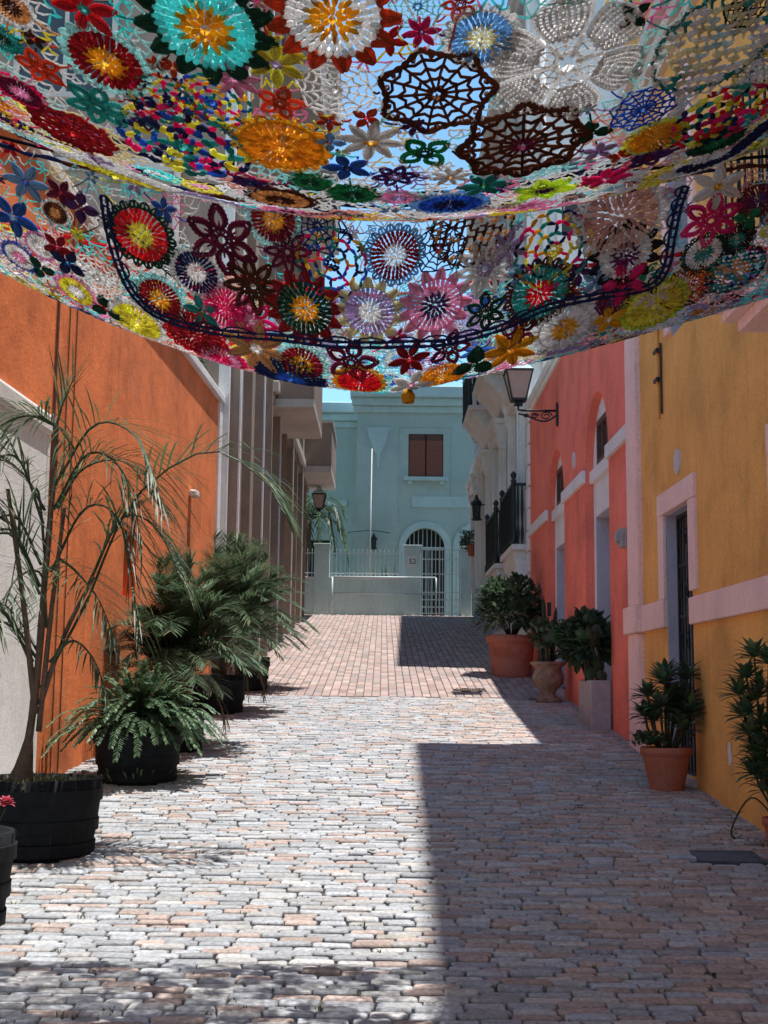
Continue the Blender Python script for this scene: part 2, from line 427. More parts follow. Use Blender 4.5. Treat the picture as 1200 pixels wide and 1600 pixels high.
def void(parent, fr, r, n, mat='dark_void', name='dark_opening'):
    a, b, c, d = r; q = MB(); fr.box(q, a-.05, b+.05, c-.05, d+.05, n-.03, n); return build(name, q, mat, parent)
for r in (door, win, updoor, updoor2): void(yb, FR, r, -.345)
def grille(parent, fr, r, n, mat, nv, nh, rr=.009, name='iron_gate', scroll=True):
    a, b, c, d = r
    q = MB(); fr.box(q, a, a+.03, c, d, n-.012, n+.012); fr.box(q, b-.03, b, c, d, n-.012, n+.012); fr.box(q, a+.03, b-.03, d-.03, d, n-.012, n+.012); fr.box(q, a+.03, b-.03, c, c+.03, n-.012, n+.012)
    g = build(name, q, mat, parent)
    for i in range(1, nv):
        u = a + (b-a)*i/nv; q = MB(); q.tube([fr.p(u, c, n), fr.p(u, d, n)], rr, 6); build('bar', q, mat, g)
    for i in range(1, nh):
        v = c + (d-c)*i/nh; q = MB(); fr.box(q, a, b, v-.014, v+.014, n-.006, n+.006); build('rail', q, mat, g)
    if scroll:
        for i in range(nh):
            for j in range(nv//2):
                q = MB(); u = a + (b-a)*(j+.5)/(nv//2); v = c + (d-c)*(i+.5)/nh
                q.tube([fr.p(u + .06*math.cos(t*.6)*(1-t*.06), v + .10*math.sin(t*.6)*(1-t*.06), n+.01) for t in range(14)], .006, 5); build('scroll', q, mat, g)
    return g
grille(yb, FR, (door[0]+.013, door[1]-.013, door[2], door[3]-.013), -.10, 'iron', 8, 5)
q = MB(); FR.box(q, door[0]-.02, door[1]+.02, gz(10)-.3, door[2]-.002, -.34, .05); build('door_step', q, 'lilac_plaster', yb)
for u0, u1 in ((win[0], (win[0]+win[1])/2-.01), ((win[0]+win[1])/2+.01, win[1])):
    q = MB(); FR.box(q, u0+.02, u1-.02, win[2]+.01, win[3]-.02, -.25, -.22)
    sh = build('shutter', q, 'brown_wood', yb, bevel=.005)
    for k in range(9):
        v = win[2]+.06+k*.07; q = MB(); FR.box(q, u0+.06, u1-.06, v, v+.045, -.222, -.208); build('slat', q, 'brown_wood', sh)
for r in (updoor, updoor2):
    q = MB(); FR.box(q, r[0]+.01, r[1]-.01, r[2], r[3]-.02, -.30, -.26); build('upper_door', q, 'green_iron', yb)
# cornice and balcony
for n1, a, b in ((.06, 6.95, 7.06), (.12, 7.062, 7.2), (.19, 7.202, 7.34)):
    trimbox(yb, FR, Y0, 12.42, a, b, -.02, n1, 'cornice', 'taupe_light')
trimbox(yb, FR, Y0, 12.41, YT, YT+.18, -.3, .06, 'coping', 'pink_trim')
trimbox(yb, FR, 3.6, 6.90, 3.66, 3.82, -.02, .62, 'balcony_slab', 'pink_trim', .01)
trimbox(yb, FR, 3.7, 6.84, 3.60, 3.658, -.02, .57, 'balcony_moulding', 'pink_trim', .006)
trimbox(yb, FR, 3.8, 6.78, 3.53, 3.598, -.02, .50, 'balcony_moulding', 'pink_trim', .006)
q = MB(); q.tube([FR.p(6.84, 4.72, .02), FR.p(6.84, 4.72, .57), FR.p(3.7, 4.72, .57), FR.p(3.7, 4.72, .02)], .02, 8); rail = build('balcony_rail', q, 'iron', yb)
for i in range(26):
    u = 3.72+i*.124; q = MB(); q.tube([FR.p(u, 3.82, .57), FR.p(u, 4.71, .57)], .008, 5); build('baluster', q, 'iron', rail)
for i in range(4):
    q = MB(); q.tube([FR.p(6.84, 3.82, .06+i*.13), FR.p(6.84, 4.71, .06+i*.13)], .008, 5); build('baluster', q, 'iron', rail)
# conduit and plaque on the wall
q = MB(); q.tube([FR.p(11.02, 3.95, .02), FR.p(11.02, 4.9, .02)], .016, 8); cdt = build('conduit', q, 'yellow_plaster', yb)
for v in (4.28, 4.54):
    q = MB(); FR.box(q, 10.95, 11.09, v, v+.03, 0, .045); build('clamp', q, 'iron', cdt)
q = MB(); q.tube([FR.p(10.9, 3.97, .015), FR.p(10.9, 4.6, .015)], .010, 6); build('conduit', q, 'iron', yb)
q = MB(); q.add([FR.p(10.38+.09*math.cos(a*math.pi/8), 3.455+.105*math.sin(a*math.pi/8), n) for n in (0, .02) for a in range(16)],
      [tuple(range(16, 32))] + [(i, (i+1) % 16, 16+(i+1) % 16, 16+i) for i in range(16)])
build('wall_plaque', q, 'ceramic', yb)
q = MB(); q.add([FR.p(9.02+.05*math.cos(a*math.pi/6)*(1+.3*math.sin(a*2.1)), 1.16+.085*math.sin(a*math.pi/6), .004) for a in range(12)], [tuple(range(12))])
build('paint_chip', q, 'niche_white', yb)

# ------------------------------------------------------------------ red building
rb = thing('red_building', 'single-storey coral red house with tall arched niches and white belt', 'building', (XR+2, 16, gz(16)-.3))
RY0, RY1, RT = 12.385, 20.94, 6.20
n1 = (13.62, 15.22, 0.5, 4.17); n2 = (17.02, 18.70, 0.5, 4.10)
m = MB(); FR.wall(m, RY0, RY1, .6, RT, arches=[n1, n2], depth=.10, body=5); build('wall', m, 'red_plaster', rb)
for k, nn in enumerate((n1, n2)):
    a, b, _, vs = nn
    dr = (a+.18, b-.14, 1.2, 3.62); wd = (a+.55, b-.42, 4.24, 4.66)
    F2 = Frame((XR+.10, 0, 0), (0, 1, 0), (-1, 0, 0))
    q = MB(); F2.wall(q, a-.05, b+.05, .6, vs+(b-a)/2+.02, rects=[dr, wd], depth=.30, body=0)
    build('niche_panel', q, 'niche_white', rb)
    lining(rb, F2, dr, 0, .295, 'lilac_plaster')
    void(rb, F2, dr, -.305); void(rb, F2, wd, -.2)
    for h in range(2):
        u0 = dr[0]+.012 + h*(dr[1]-dr[0]-.024)/2; u1 = u0 + (dr[1]-dr[0]-.024)/2 - .006
        q = MB(); F2.box(q, u0, u1, gz(b)+.04, dr[3]-.014, -.28, -.24); dl = build('door_leaf', q, 'bluegrey_plaster', rb, bevel=.005)
        for pz in range(3):
            z0 = gz(b)+.2 + pz*.68; q = MB(); F2.box(q, u0+.09, u1-.09, z0, z0+.55, -.245, -.225); build('door_panel', q, 'bluegrey_plaster', dl, bevel=.01)
    q = MB(); F2.box(q, wd[0]-.0, wd[1], wd[2], wd[3], -.10, -.09)
    g = build('window_pane', q, 'window_glass', rb)
    q = MB(); e = .055
    for (x0, x1, z0, z1) in ((wd[0]-e, wd[0]+.01, wd[2]-e, wd[3]+e), (wd[1]-.01, wd[1]+e, wd[2]-e, wd[3]+e), (wd[0]+.011, wd[1]-.011, wd[3]-.01, wd[3]+e), (wd[0]+.011, wd[1]-.011, wd[2]-e, wd[2]+.01), ((wd[0]+wd[1])/2-.015, (wd[0]+wd[1])/2+.015, wd[2]+.011, wd[3]-.011)):
        F2.box(q, x0, x1, z0, z1, -.085, .02)
    build('window_frame', q, 'brown_wood', rb)
    trimbox(rb, F2, a+.002, b-.002, 4.03, 4.175, -.02, .05, 'belt_course', 'niche_white')
    q = MB(); F2.box(q, a+.01, b-.01, .6, gz((a+b)/2)+.02, -.28, .12); build('door_step', q, 'lilac_plaster', rb)
for a, b in ((RY0, n1[0]-.001), (n1[1]+.001, n2[0]-.001), (n2[1]+.001, RY1)):
    trimbox(rb, FR, a, b, 4.05, 4.20, -.02, .045, 'belt_course', 'niche_white')
trimbox(rb, FR, RY0, RY1, RT+.001, RT+.13, -.3, .07, 'coping', 'white_trim', .02)
q = MB(); FR.box(q, RY0, RY1, RT+.002, RT+.03, -4.9, -.301); build('roof', q, 'added_roof_grey', rb)  # unseen grey slab, added to stop red bounce onto the townhouse side
trimbox(rb, FR, RY0, RY1, RT-.09, RT, -.02, .035, 'coping_moulding', 'white_trim')
q = MB(); FR.box(q, 12.47, 12.66, 2.98, 3.17, 0, .09); mt = build('meter_box', q, 'grey_plastic', rb, bevel=.01)
q = MB(); q.tube([FR.p(12.56, 3.08, .09), FR.p(12.56, 3.08, .13)], .06, 12); build('meter_dial', q, 'grey_plastic', mt)
q = MB(); q.add([FR.p(16.05+.085*math.cos(a*math.pi/8), 4.47+.11*math.sin(a*math.pi/8), n) for n in (0, .02) for a in range(16)],
      [tuple(range(16, 32))] + [(i, (i+1) % 16, 16+(i+1) % 16, 16+i) for i in range(16)])
build('wall_plaque', q, 'ceramic', rb)
q = MB(); FR.box(q, 18.42, 18.5, 2.62, 2.82, 0, .05); build('letter_box', q, 'iron', rb)

# ------------------------------------------------------------------ ornate grey building
ob = thing('townhouse', 'tall pale grey townhouse with iron balconies and heavy white window mouldings', 'building', (XR+2, 27, gz(27)-.3))
OY0, OY1, OT = 20.96, 34.3, 14.3
bays = [21.5, 24.9, 28.3, 31.6]; BW = 2.1
lo = [(b+.35, b+BW-.35, 4.02, 6.55) for b in bays]; up = [(b+.35, b+BW-.35, 8.0, 10.6) for b in bays]; top = [(b+.35, b+BW-.35, 11.6, 13.2) for b in bays]
m = MB(); FR.wall(m, OY0, OY1, 1.0, OT, rects=lo+up+top, depth=.25, body=7); build('wall', m, 'townhouse_front_shaded', ob)
q = MB(); q.box((XR+.003, OY0-.02, 5.9), (XR+6.9, OY0-.003, OT-.01)); build('side_wall_lit', q, 'grey_plaster', ob)  # lighter sheet over the same wall, its brighter light put into the colour
for i, b in enumerate(bays):
    for lv, r in enumerate((lo[i], up[i], top[i])):
        void(ob, FR, r, -.255)
        q = MB(); FR.box(q, r[0]+.02, r[1]-.02, r[2], r[3]-.02, -.2, -.16); sh = build('shutter', q, 'bluegrey_plaster', ob)
        for h in range(2):
            u0 = r[0]+.1 + h*(r[1]-r[0])/2
            for k in range(6):
                v = r[2]+.25+k*.36
                if v+.3 < r[3]-.05: q = MB(); FR.box(q, u0, u0+.5, v, v+.28, -.165, -.145); build('shutter_panel', q, 'bluegrey_plaster', sh, bevel=.01)
        for e in (r[0]-.16, r[1]+.02):
            q = MB()
            FR.box(q, e, e+.14, r[2], r[3]+.05, -.02, .10); FR.box(q, e+.04, e+.10, r[2]+.1, r[3]-.1, .10, .14)
            build('window_column', q, 'white_trim', ob, bevel=.012)
        q = MB(); FR.box(q, r[0]-.25, r[1]+.25, r[3]+.051, r[3]+.25, -.02, .16); FR.box(q, r[0]-.3, r[1]+.3, r[3]+.251, r[3]+.36, -.02, .26)
        build('window_head', q, 'white_trim', ob, bevel=.02)
        if lv < 2:
            for e in (r[0]-.24, r[1]+.04):
                q = MB()
                pr = [(0, .0), (.10, .04), (.17, .13), (.21, .26), (.19, .36), (.24, .46), (.24, .55)]
                vz = r[3]-.28
                for (na, va), (nb, vb2) in zip(pr[:-1], pr[1:]):
                    P = [FR.p(u, vz+v, n) for u in (e, e+.2) for v, n in ((va, 0), (va, na), (vb2, nb), (vb2, 0))]
                    q.add(P, [(0, 1, 2, 3), (7, 6, 5, 4), (1, 5, 6, 2), (0, 4, 5, 1), (3, 2, 6, 7)])
                build('bracket', q, 'white_trim', ob, smooth=False, bevel=.01)
def iron_balcony(parent, b, v, p, h, solid):
    q = MB(); FR.box(q, b-.05, b+BW+.05, v-.10, v, -.02, p+.04); build('balcony_slab', q, 'white_trim', parent, bevel=.015)
    pr = [(.05, -1.15), (.12, -.95), (.10, -.85), (.17, -.62), (p*.75, -.36), (p*.9, -.24), (p*.92, -.10)] if solid else [(.04, -.62), (.16, -.5), (p*.55, -.34), (p*.9, -.2), (p*.92, -.10)]
    q = MB()
    for (na, va), (nb, vb2) in zip(pr[:-1], pr[1:]):
        P = [FR.p(u, v+vv, n) for u in (b+.05, b+BW-.05) for vv, n in ((va, -.01), (va, na), (vb2, nb), (vb2, -.01))]
        q.add(P, [(0, 1, 2, 3), (7, 6, 5, 4), (1, 5, 6, 2), (0, 4, 5, 1), (3, 2, 6, 7)])
    build('balcony_corbel', q, 'white_trim', parent, bevel=.01)
    q = MB()
    FR.box(q, b, b+BW, v+h-.05, v+h, p-.03, p+.03); FR.box(q, b, b+BW, v+.08, v+.11, p-.015, p+.015)
    for e in (b+.015, b+BW-.015): FR.box(q, e-.015, e+.015, v+h-.05, v+h, .0, p-.03)
    rl = build('balcony_rail', q, 'green_iron', parent)
    for e in (b, b+BW):
        q = MB(); c = FR.p(e, 0, p)
        q.lathe(c[0], c[1], [(.05, v), (.055, v+.1), (.035, v+.16), (.04, v+h), (.055, v+h+.03), (.025, v+h+.06), (.05, v+h+.11), (.052, v+h+.15), (.01, v+h+.2)], 10)
        build('newel_post', q, 'green_iron', rl, smooth=True)
    for i in range(int(BW/.115)):
        u = b+.07+i*.115; q = MB(); c = FR.p(u, 0, p)
        q.lathe(c[0], c[1], [(.012, v), (.03, v+.2), (.014, v+.34), (.026, v+.6), (.014, v+h-.05)], 6); build('baluster', q, 'green_iron', rl)
    for i in range(1, 3):
        for e in (b+.015, b+BW-.015):
            q = MB(); c = FR.p(e, 0, p*i/3); q.lathe(c[0], c[1], [(.012, v), (.03, v+.2), (.014, v+.34), (.026, v+.6), (.014, v+h-.05)], 6); build('baluster', q, 'green_iron', rl)
for i, b in enumerate(bays):
    if i < 2: iron_balcony(ob, b, 4.0, .22, 1.05, True)
    if i < 3: iron_balcony(ob, b, 7.9, .50, 1.0, False)
trimbox(ob, FR, OY0, OY1, 1.2, 2.75, -.02, .06, 'plinth', 'white_trim', .02)
trimbox(ob, FR, OY0, OY1, 7.32, 7.46, -.02, .10, 'string_course', 'white_trim', .02)
trimbox(ob, FR, OY0, OY1, 13.7, 14.0, -.02, .12, 'cornice', 'white_trim', .02)
trimbox(ob, FR, OY0-.02, OY1+.02, 14.002, 14.4, -.3, .20, 'cornice', 'white_trim', .03)
for k in range(30):
    v = 2.76+k*.36; q = MB(); FR.box(q, OY0-.026, OY0+(.36 if k % 2 else .26), v, v+.33, -.02, .04); build('quoin', q, 'white_trim', ob, bevel=.012)
# windows on its side wall above the red roof
FS = Frame((XR, OY0-.02, 0), (1, 0, 0), (0, -1, 0))
for (a, b, c, d) in ((.55, 1.15, 9.2, 10.6), (2.3, 2.9, 9.2, 10.6)):
    q = MB(); FS.box(q, a, b, c, d, .004, .03); w = build('side_window', q, 'window_glass', ob)
    q = MB(); FS.box(q, a-.08, a, c-.08, d+.08, .004, .06); FS.box(q, b, b+.08, c-.08, d+.08, .004, .06); FS.box(q, a+.001, b-.001, d, d+.08, .004, .06); FS.box(q, a+.001, b-.001, c-.08, c, .004, .06); build('frame', q, 'white_trim', w)
for u, w in ((.25, .05), (1.75, .06)):
    q = MB(); q.tube([FS.p(u, 6.4, .05), FS.p(u, 14.2, .05)], w, 8); build('drain_pipe', q, 'grey_plaster', ob, smooth=True)

# ------------------------------------------------------------------ orange building and pale wall (left)
a = math.atan(.039); uL = Vector((math.sin(a), math.cos(a), 0)); nL = Vector((math.cos(a), -math.sin(a), 0))
FL = Frame((-2.5-.039*10.8, 0, 0), uL, nL)
gb = thing('orange_building', 'sunlit burnt orange plastered house with white coping and small recesses', 'building', (-5, 12, gz(12)-.3))
GY0, GY1, GT = -4.5, 17.22, 5.40
niche = (12.05, 12.55, 2.42, 3.05); sdoor = (14.35, 15.25, 1.25, 3.06)
m = MB(); FL.wall(m, GY0, GY1, -1, GT, rects=[niche, sdoor], depth=.14, body=4.5); build('wall', m, 'orange_plaster', gb)
void(gb, FL, niche, -.13, 'orange_plaster', 'niche_back'); void(gb, FL, sdoor, -.13, 'pale_wall', 'door_back')
trimbox(gb, FL, 14.42, 15.18, 1.28, 3.0, -.128, -.06, 'side_door', 'pale_wall', .01)
trimbox(gb, FL, GY0, GY1, GT+.001, GT+.12, -.35, .06, 'coping', 'white_trim', .02)
q = MB(); FL.box(q, GY0, GY1, GT+.002, GT+.03, -4.4, -.351); build('roof', q, 'added_roof_grey', gb)  # added out of sight, so no orange light bounces onto the apartment block
trimbox(gb, FL, 16.98, 17.2, 0, GT-.001, -.02, .035, 'corner_strip', 'white_trim', .01)
q = MB(); FL.box(q, 15.1, 15.3, 3.82, 3.9, 0, .10); build('wall_lamp', q, 'white_trim', gb, bevel=.02)
for u, r in ((9.62, .011), (9.95, .005), (10.15, .005)):
    q = MB(); q.tube([FL.p(u, .5 if r < .01 else 3.0, r+.004), FL.p(u, 5.38, r+.004)], r, 6); build('wall_cable', q, 'brown_wood', gb)
pw = thing('pale_wall_panel', 'pale grey-white wall section with sloping stone ledge behind the tall palm', 'wall', (-3.0, 7, gz(7)-.2))
q = MB(); FL.box(q, 2.0, 9.35, -.5, 3.42, .003, .055); build('wall_face', q, 'pale_wall', pw)
q = MB(); FL.box(q, 2.0, 9.40, 3.421, 3.58, .003, .085); build('ledge', q, 'white_trim', pw, bevel=.03)
q = MB(); FL.box(q, 9.351, 9.41, -.2, 3.42, .003, .065); build('edge_strip', q, 'white_trim', pw, bevel=.01)
# shrub peeking over the coping comes with the plants

# ------------------------------------------------------------------ taupe apartment building (left, far)
XT = -2.15
FT = Frame((XT, 0, 0), (0, 1, 0), (1, 0, 0))
tb = thing('apartment_building', 'tall taupe apartment block with upright fins, dark louvres and boxy balconies', 'building', (XT-2, 25, gz(25)-.3))
TY0, TY1, TT = 17.24, 34.2, 22.0
fins = [17.3 + 1.72*i for i in range(10)]
recs = []
for f in fins[:-1]:
    recs.append((f+.42, f+1.42, 2.9, 6.45))
    for lv in (8.3, 11.6, 14.9, 18.2): recs.append((f+.42, f+1.42, lv, lv+1.9))
m = MB(); FT.wall(m, TY0, TY1, 1.0, TT, rects=recs, depth=.20, body=6); build('wall', m, 'taupe_plaster', tb)
for r in recs:
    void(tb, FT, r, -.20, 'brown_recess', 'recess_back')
    q = MB(); hh = (r[3]-r[2]); nsl = int(hh/.11)
    for k in range(nsl):
        v = r[2]+.04+k*.11
        P = [FT.p(u, v+dv, n) for u in (r[0]+.04, r[1]-.04) for dv, n in ((0, -.06), (.02, -.06), (.09, -.15), (.07, -.15))]
        q.add(P, [(0, 1, 2, 3), (7, 6, 5, 4), (0, 4, 5, 1), (1, 5, 6, 2), (2, 6, 7, 3), (3, 7, 4, 0)])
    build('louvre', q, 'green_iron', tb)
for f in fins:
    if f > TY1-.2: continue
    q = MB(); FT.box(q, f, f+.10, 1.0, TT, -.02, .14); fn = build('fin', q, 'taupe_plaster', tb, bevel=.01)
    if int(round((f-17.3)/1.72)) % 2 == 0:
        q = MB(); FT.box(q, f-.004, f+.104, 1.0, TT, .141, .165); build('fin_cap', q, 'white_trim', fn)
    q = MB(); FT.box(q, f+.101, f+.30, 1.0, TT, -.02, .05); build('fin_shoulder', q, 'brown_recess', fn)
FTS = Frame((XT-6, TY0, 0), (1, 0, 0), (0, -1, 0))
q = MB(); FTS.box(q, 5.86, 6.02, 1, TT, -.01, .05); build('corner_strip', q, 'white_trim', tb, bevel=.01)
trimbox(tb, FT, 23.0, TY1+.1, 6.95, 7.15, -.02, .20, 'ledge', 'taupe_light', .015)
trimbox(tb, FT, 23.1, TY1+.05, 6.75, 6.949, -.02, .12, 'ledge', 'taupe_plaster', .015)
for lv in range(4):
    for (u0, u1, p, v0, v1) in ((23.3, 26.4, .83, 6.72, 8.0), (31.4, 34.3, .83, 6.85, 8.1)):
        dv = lv*3.3
        q = MB(); FT.box(q, u0, u1, v0+dv, v0+dv+.16, -.02, p); sb = build('balcony_slab', q, 'taupe_light', tb, bevel=.01)
        q = MB(); FT.box(q, u0, u0+.1, v0+dv+.161, v1+dv, .15, p-.001); FT.box(q, u1-.1, u1, v0+dv+.161, v1+dv, .15, p-.001); FT.box(q, u0+.101, u1-.101, v0+dv+.161, v1+dv, p-.1, p-.001)
        build('balcony_parapet', q, 'taupe_plaster', sb)
        q = MB(); FT.box(q, u0-.02, u1+.02, v1+dv+.001, v1+dv+.06, p-.13, p+.03); FT.box(q, u0-.02, u0+.12, v1+dv+.001, v1+dv+.06, .15, p-.131); build('parapet_cap', q, 'taupe_light', sb)
for lv in range(4):
    for u in (.6, 2.9):
        c = 6.6+lv*3.3
        q = MB(); FTS.box(q, u, u+1.3, c, c+1.4, .004, .03); w = build('side_window', q, 'window_glass', tb)
        q = MB(); FTS.box(q, u-.08, u, c-.08, c+1.48, .004, .07); FTS.box(q, u+1.3, u+1.38, c-.08, c+1.48, .004, .07); FTS.box(q, u+.001, u+1.299, c+1.4, c+1.48, .004, .07); FTS.box(q, u+.001, u+1.299, c-.08, c, .004, .07); FTS.box(q, u+.62, u+.68, c+.001, c+1.399, .031, .06); build('frame', q, 'taupe_light', w)
    q = MB(); FTS.box(q, 0, 6.0, 8.75+lv*3.3, 8.93+lv*3.3, -.01, .05); build('floor_band', q, 'taupe_light', tb)
q = MB(); q.tube([FTS.p(5.2, 5.6, .06), FTS.p(5.2, 21.8, .06)], .05, 8); build('drain_pipe', q, 'taupe_light', tb)

# ------------------------------------------------------------------ teal house across the end, with its garden wall
FE = Frame((0, 39.0, 0), (1, 0, 0), (0, -1, 0)); FE2 = Frame((0, 41.4, 0), (1, 0, 0), (0, -1, 0))
eb = thing('teal_house', 'teal plastered house with arched doorways and brown shuttered window across the street end', 'house', (2, 40, 3.4))
ar1 = (.67, 1.87, 3.0, 5.82); ar2 = (2.32, 3.52, 3.0, 5.82); ar3 = (3.97, 5.17, 3.0, 5.82)
wn1 = (.74, 1.82, 8.02, 9.36); wn2 = (3.3, 4.4, 8.02, 9.36)
m = MB(); FE.wall(m, -.86, 9, 3.0, 10.4, rects=[wn1, wn2], arches=[ar1, ar2, ar3], depth=.28, body=5); build('wall', m, 'teal_plaster', eb)
dr2 = (-2.75, -1.75, 3.0, 6.3)
m = MB(); FE2.wall(m, -9, -.861, 3.0, 10.4, rects=[dr2], depth=.3, body=3); build('recessed_wall', m, 'teal_plaster', eb)
void(eb, FE2, dr2, -.3)
for A in (ar1, ar2, ar3):
    a_, b_, _, vs = A; r = (b_-a_)/2; mid = (a_+b_)/2
    void(eb, FE, (a_, b_, 3.0, vs+r), -.29)
    q = MB(); M = 20; ro = r+.20
    pts = [(mid-r*math.cos(math.pi*k/M), vs+r*math.sin(math.pi*k/M), mid-ro*math.cos(math.pi*k/M), vs+ro*math.sin(math.pi*k/M)) for k in range(M+1)]
    pts = [(a_, 3.2, mid-ro, 3.2)] + pts + [(b_, 3.2, mid+ro, 3.2)]
    for (x0, z0, X0, Z0), (x1, z1, X1, Z1) in zip(pts[:-1], pts[1:]):
        P = [FE.p(x0, z0, -.01), FE.p(x1, z1, -.01), FE.p(X1, Z1, -.01), FE.p(X0, Z0, -.01), FE.p(x0, z0, .05), FE.p(x1, z1, .05), FE.p(X1, Z1, .05), FE.p(X0, Z0, .05)]
        q.add(P, [(4, 5, 6, 7), (0, 1, 5, 4), (3, 7, 6, 2)])
    build('arch_trim', q, 'teal_trim', eb)
    q = MB(); q.box((a_, 39.12, vs-.03), (b_, 39.15, vs+.03)); gt = build('arch_grille', q, 'pale_metal', eb)
    for i in range(1, 9):
        u = a_ + (b_-a_)*i/9; zt = vs + math.sqrt(max(0, r*r-(u-mid)**2)); q = MB(); q.tube([FE.p(u, 3.5, -.14), FE.p(u, zt-.01, -.14)], .013, 6); build('bar', q, 'pale_metal', gt)
for wv in (wn1, wn2):
    void(eb, FE, wv, -.2)
    for h in range(2):
        u0 = wv[0]+.02+h*(wv[1]-wv[0])/2; u1 = u0+(wv[1]-wv[0])/2-.04
        q = MB(); FE.box(q, u0, u1, wv[2]+.01, wv[3]-.20, -.06, -.02); sh = build('shutter', q, 'shutter_red', eb)
        for k in range(15):
            v = wv[2]+.06+k*.07; q = MB(); FE.box(q, u0+.04, u1-.04, v, v+.045, -.022, -.006); build('slat', q, 'shutter_red', sh)
        q = MB(); FE.box(q, u0, u1, wv[3]-.19, wv[3]-.01, -.07, -.03); build('transom', q, 'brown_wood', eb)
    trimbox(eb, FE, wv[0]-.14, wv[1]+.14, wv[2]-.14, wv[2]-.02, -.02, .14, 'window_sill', 'teal_trim', .015)
    for e in (wv[0]-.02, wv[1]-.10): trimbox(eb, FE, e, e+.12, wv[2]-.25, wv[2]-.142, -.02, .10, 'sill_bracket', 'teal_trim', .015)
    for (x0, x1, z0, z1) in ((wv[0]-.28, wv[0]-.24, 4.0 if wv is wn1 else 7.0, 9.6), (wv[1]+.24, wv[1]+.28, 7.0, 9.6), (wv[0]-.239, wv[1]+.239, 9.56, 9.6)):
        if z0 < 6.6: z0 = 6.62
        trimbox(eb, FE, x0, x1, z0, z1, -.01, .02, 'panel_moulding', 'teal_plaster', .006)
for (fr, u0, u1) in ((FE, -.98, 9), (FE2, -9, -.862)):
    trimbox(eb, fr, u0, u1, 10.02, 10.22, -.02, .08, 'cornice', 'teal_trim', .02); trimbox(eb, fr, u0-.05, u1, 10.222, 10.46, -.02, .2, 'cornice', 'teal_trim', .03); trimbox(eb, fr, u0-.1, u1, 10.462, 10.82, -.3, .34, 'cornice', 'teal_trim', .04)
trimbox(eb, FE, .86, 2.75, 7.06, 7.40, -.01, .03, 'name_panel', 'teal_trim', .008)
trimbox(eb, FE2, -2.0, -1.2, 7.4, 7.6, -.01, .05, 'lintel', 'teal_trim', .008)
q = MB()                                          # funnel-shaped relief ornament
prof = [(.36, 0), (.36, -.10), (.30, -.16), (.30, -.26), (.24, -.46), (.16, -.66), (.12, -.72), (.14, -.76), (.05, -.82), (.035, -1.1), (.02, -1.3)]
for (h0, v0), (h1, v1) in zip(prof[:-1], prof[1:]):
    P = [FE.p(-.20+x*1, 9.55+v, n) for n in (-.005, .05) for x, v in ((-h0, v0), (h0, v0), (h1, v1), (-h1, v1))]
    q.add(P, [(4, 5, 6, 7), (0, 4, 7, 3), (1, 2, 6, 5)])
build('relief_ornament', q, 'teal_trim', eb)
def carriage_lamp(name, label, p, arm_from, s=1.0, mat='iron', glass='frosted_glass', hang=False):
    x, y, z = p; t = thing(name, label, 'lamp', (x, y, z), 'street lanterns on wall brackets')
    def sq(mb, w0, z0, w1, z1):
        P = [(x-w0, y-w0, z0), (x+w0, y-w0, z0), (x+w0, y+w0, z0), (x-w0, y+w0, z0), (x-w1, y-w1, z1), (x+w1, y-w1, z1), (x+w1, y+w1, z1), (x-w1, y+w1, z1)]
        mb.add(P, [(0, 3, 2, 1), (4, 5, 6, 7), (0, 1, 5, 4), (1, 2, 6, 5), (2, 3, 7, 6), (3, 0, 4, 7)])
    q = MB(); sq(q, .09*s, z+.03*s, .175*s, z+.40*s); build('lamp_glass', q, glass, t)
    q = MB()
    for sx, sy in ((-1, -1), (1, -1), (1, 1), (-1, 1)):
        q.tube([(x+sx*.098*s, y+sy*.098*s, z+.02*s), (x+sx*.185*s, y+sy*.185*s, z+.41*s)], .012*s, 6)
    sq(q, .11*s, z, .105*s, z+.03*s); sq(q, .20*s, z+.405*s, .195*s, z+.43*s)
    sq(q, .06*s, z-.06*s, .05*s, z-.001)
    build('lamp_frame', q, mat, t)
    q = MB(); sq(q, .19*s, z+.431*s, .10*s, z+.53*s); sq(q, .085*s, z+.531*s, .07*s, z+.60*s); q.lathe(x, y, [(.05*s, z+.60*s), (.06*s, z+.63*s), (.02*s, z+.67*s), (.03*s, z+.70*s), (.005, z+.74*s)], 10)
    build('lamp_cap', q, 'teal_trim' if s > .8 else mat, t)
    ax, ay, az = arm_from
    q = MB()
    v = Vector((ax-x, ay-y, 0)); Ln = v.length
    q.tube([(x, y, z-.06*s), (x, y, z-.12*s), (x+v.x*.1, y+v.y*.1, az+.03), (ax, ay, az+.03)], .016*s, 8)
    N_ = 22
    q.tube([(x+v.x*k/N_, y+v.y*k/N_, az-.02-.10*s*math.sin(math.pi*(k/N_)**1.6)) for k in range(N_+1)], .013*s, 7)
    for cx_, rr in ((.72, .085), (.42, .055), (.2, .035)):
        q.tube([(x+v.x*cx_+v.x/Ln*rr*s*(1-k*.045)*math.cos(k*.6), y+v.y*cx_+v.y/Ln*rr*s*(1-k*.045)*math.cos(k*.6), az-.045*s+rr*s*.75*(1-k*.045)*math.sin(k*.6)) for k in range(17)], .010*s, 6)
    build('lamp_bracket', q, mat, t, smooth=True)
    q = MB(); q.tube([(ax, ay, az-.2*s), (ax, ay, az-.16*s), (ax, ay, az+.12*s), (ax, ay, az+.16*s)], [.006, .02*s, .02*s, .006], 8); build('wall_plate', q, mat, t)
    return t
carriage_lamp('wall_lantern', 'black street lantern on scrolled iron bracket mounted on the coral red wall', (1.86, 17.5, 5.56), (2.40, 17.5, 5.40))
carriage_lamp('wall_lantern', 'street lantern on the far corner of the taupe apartment block', (-1.72, 33.6, 6.22), (-2.13, 33.6, 6.05), .95)
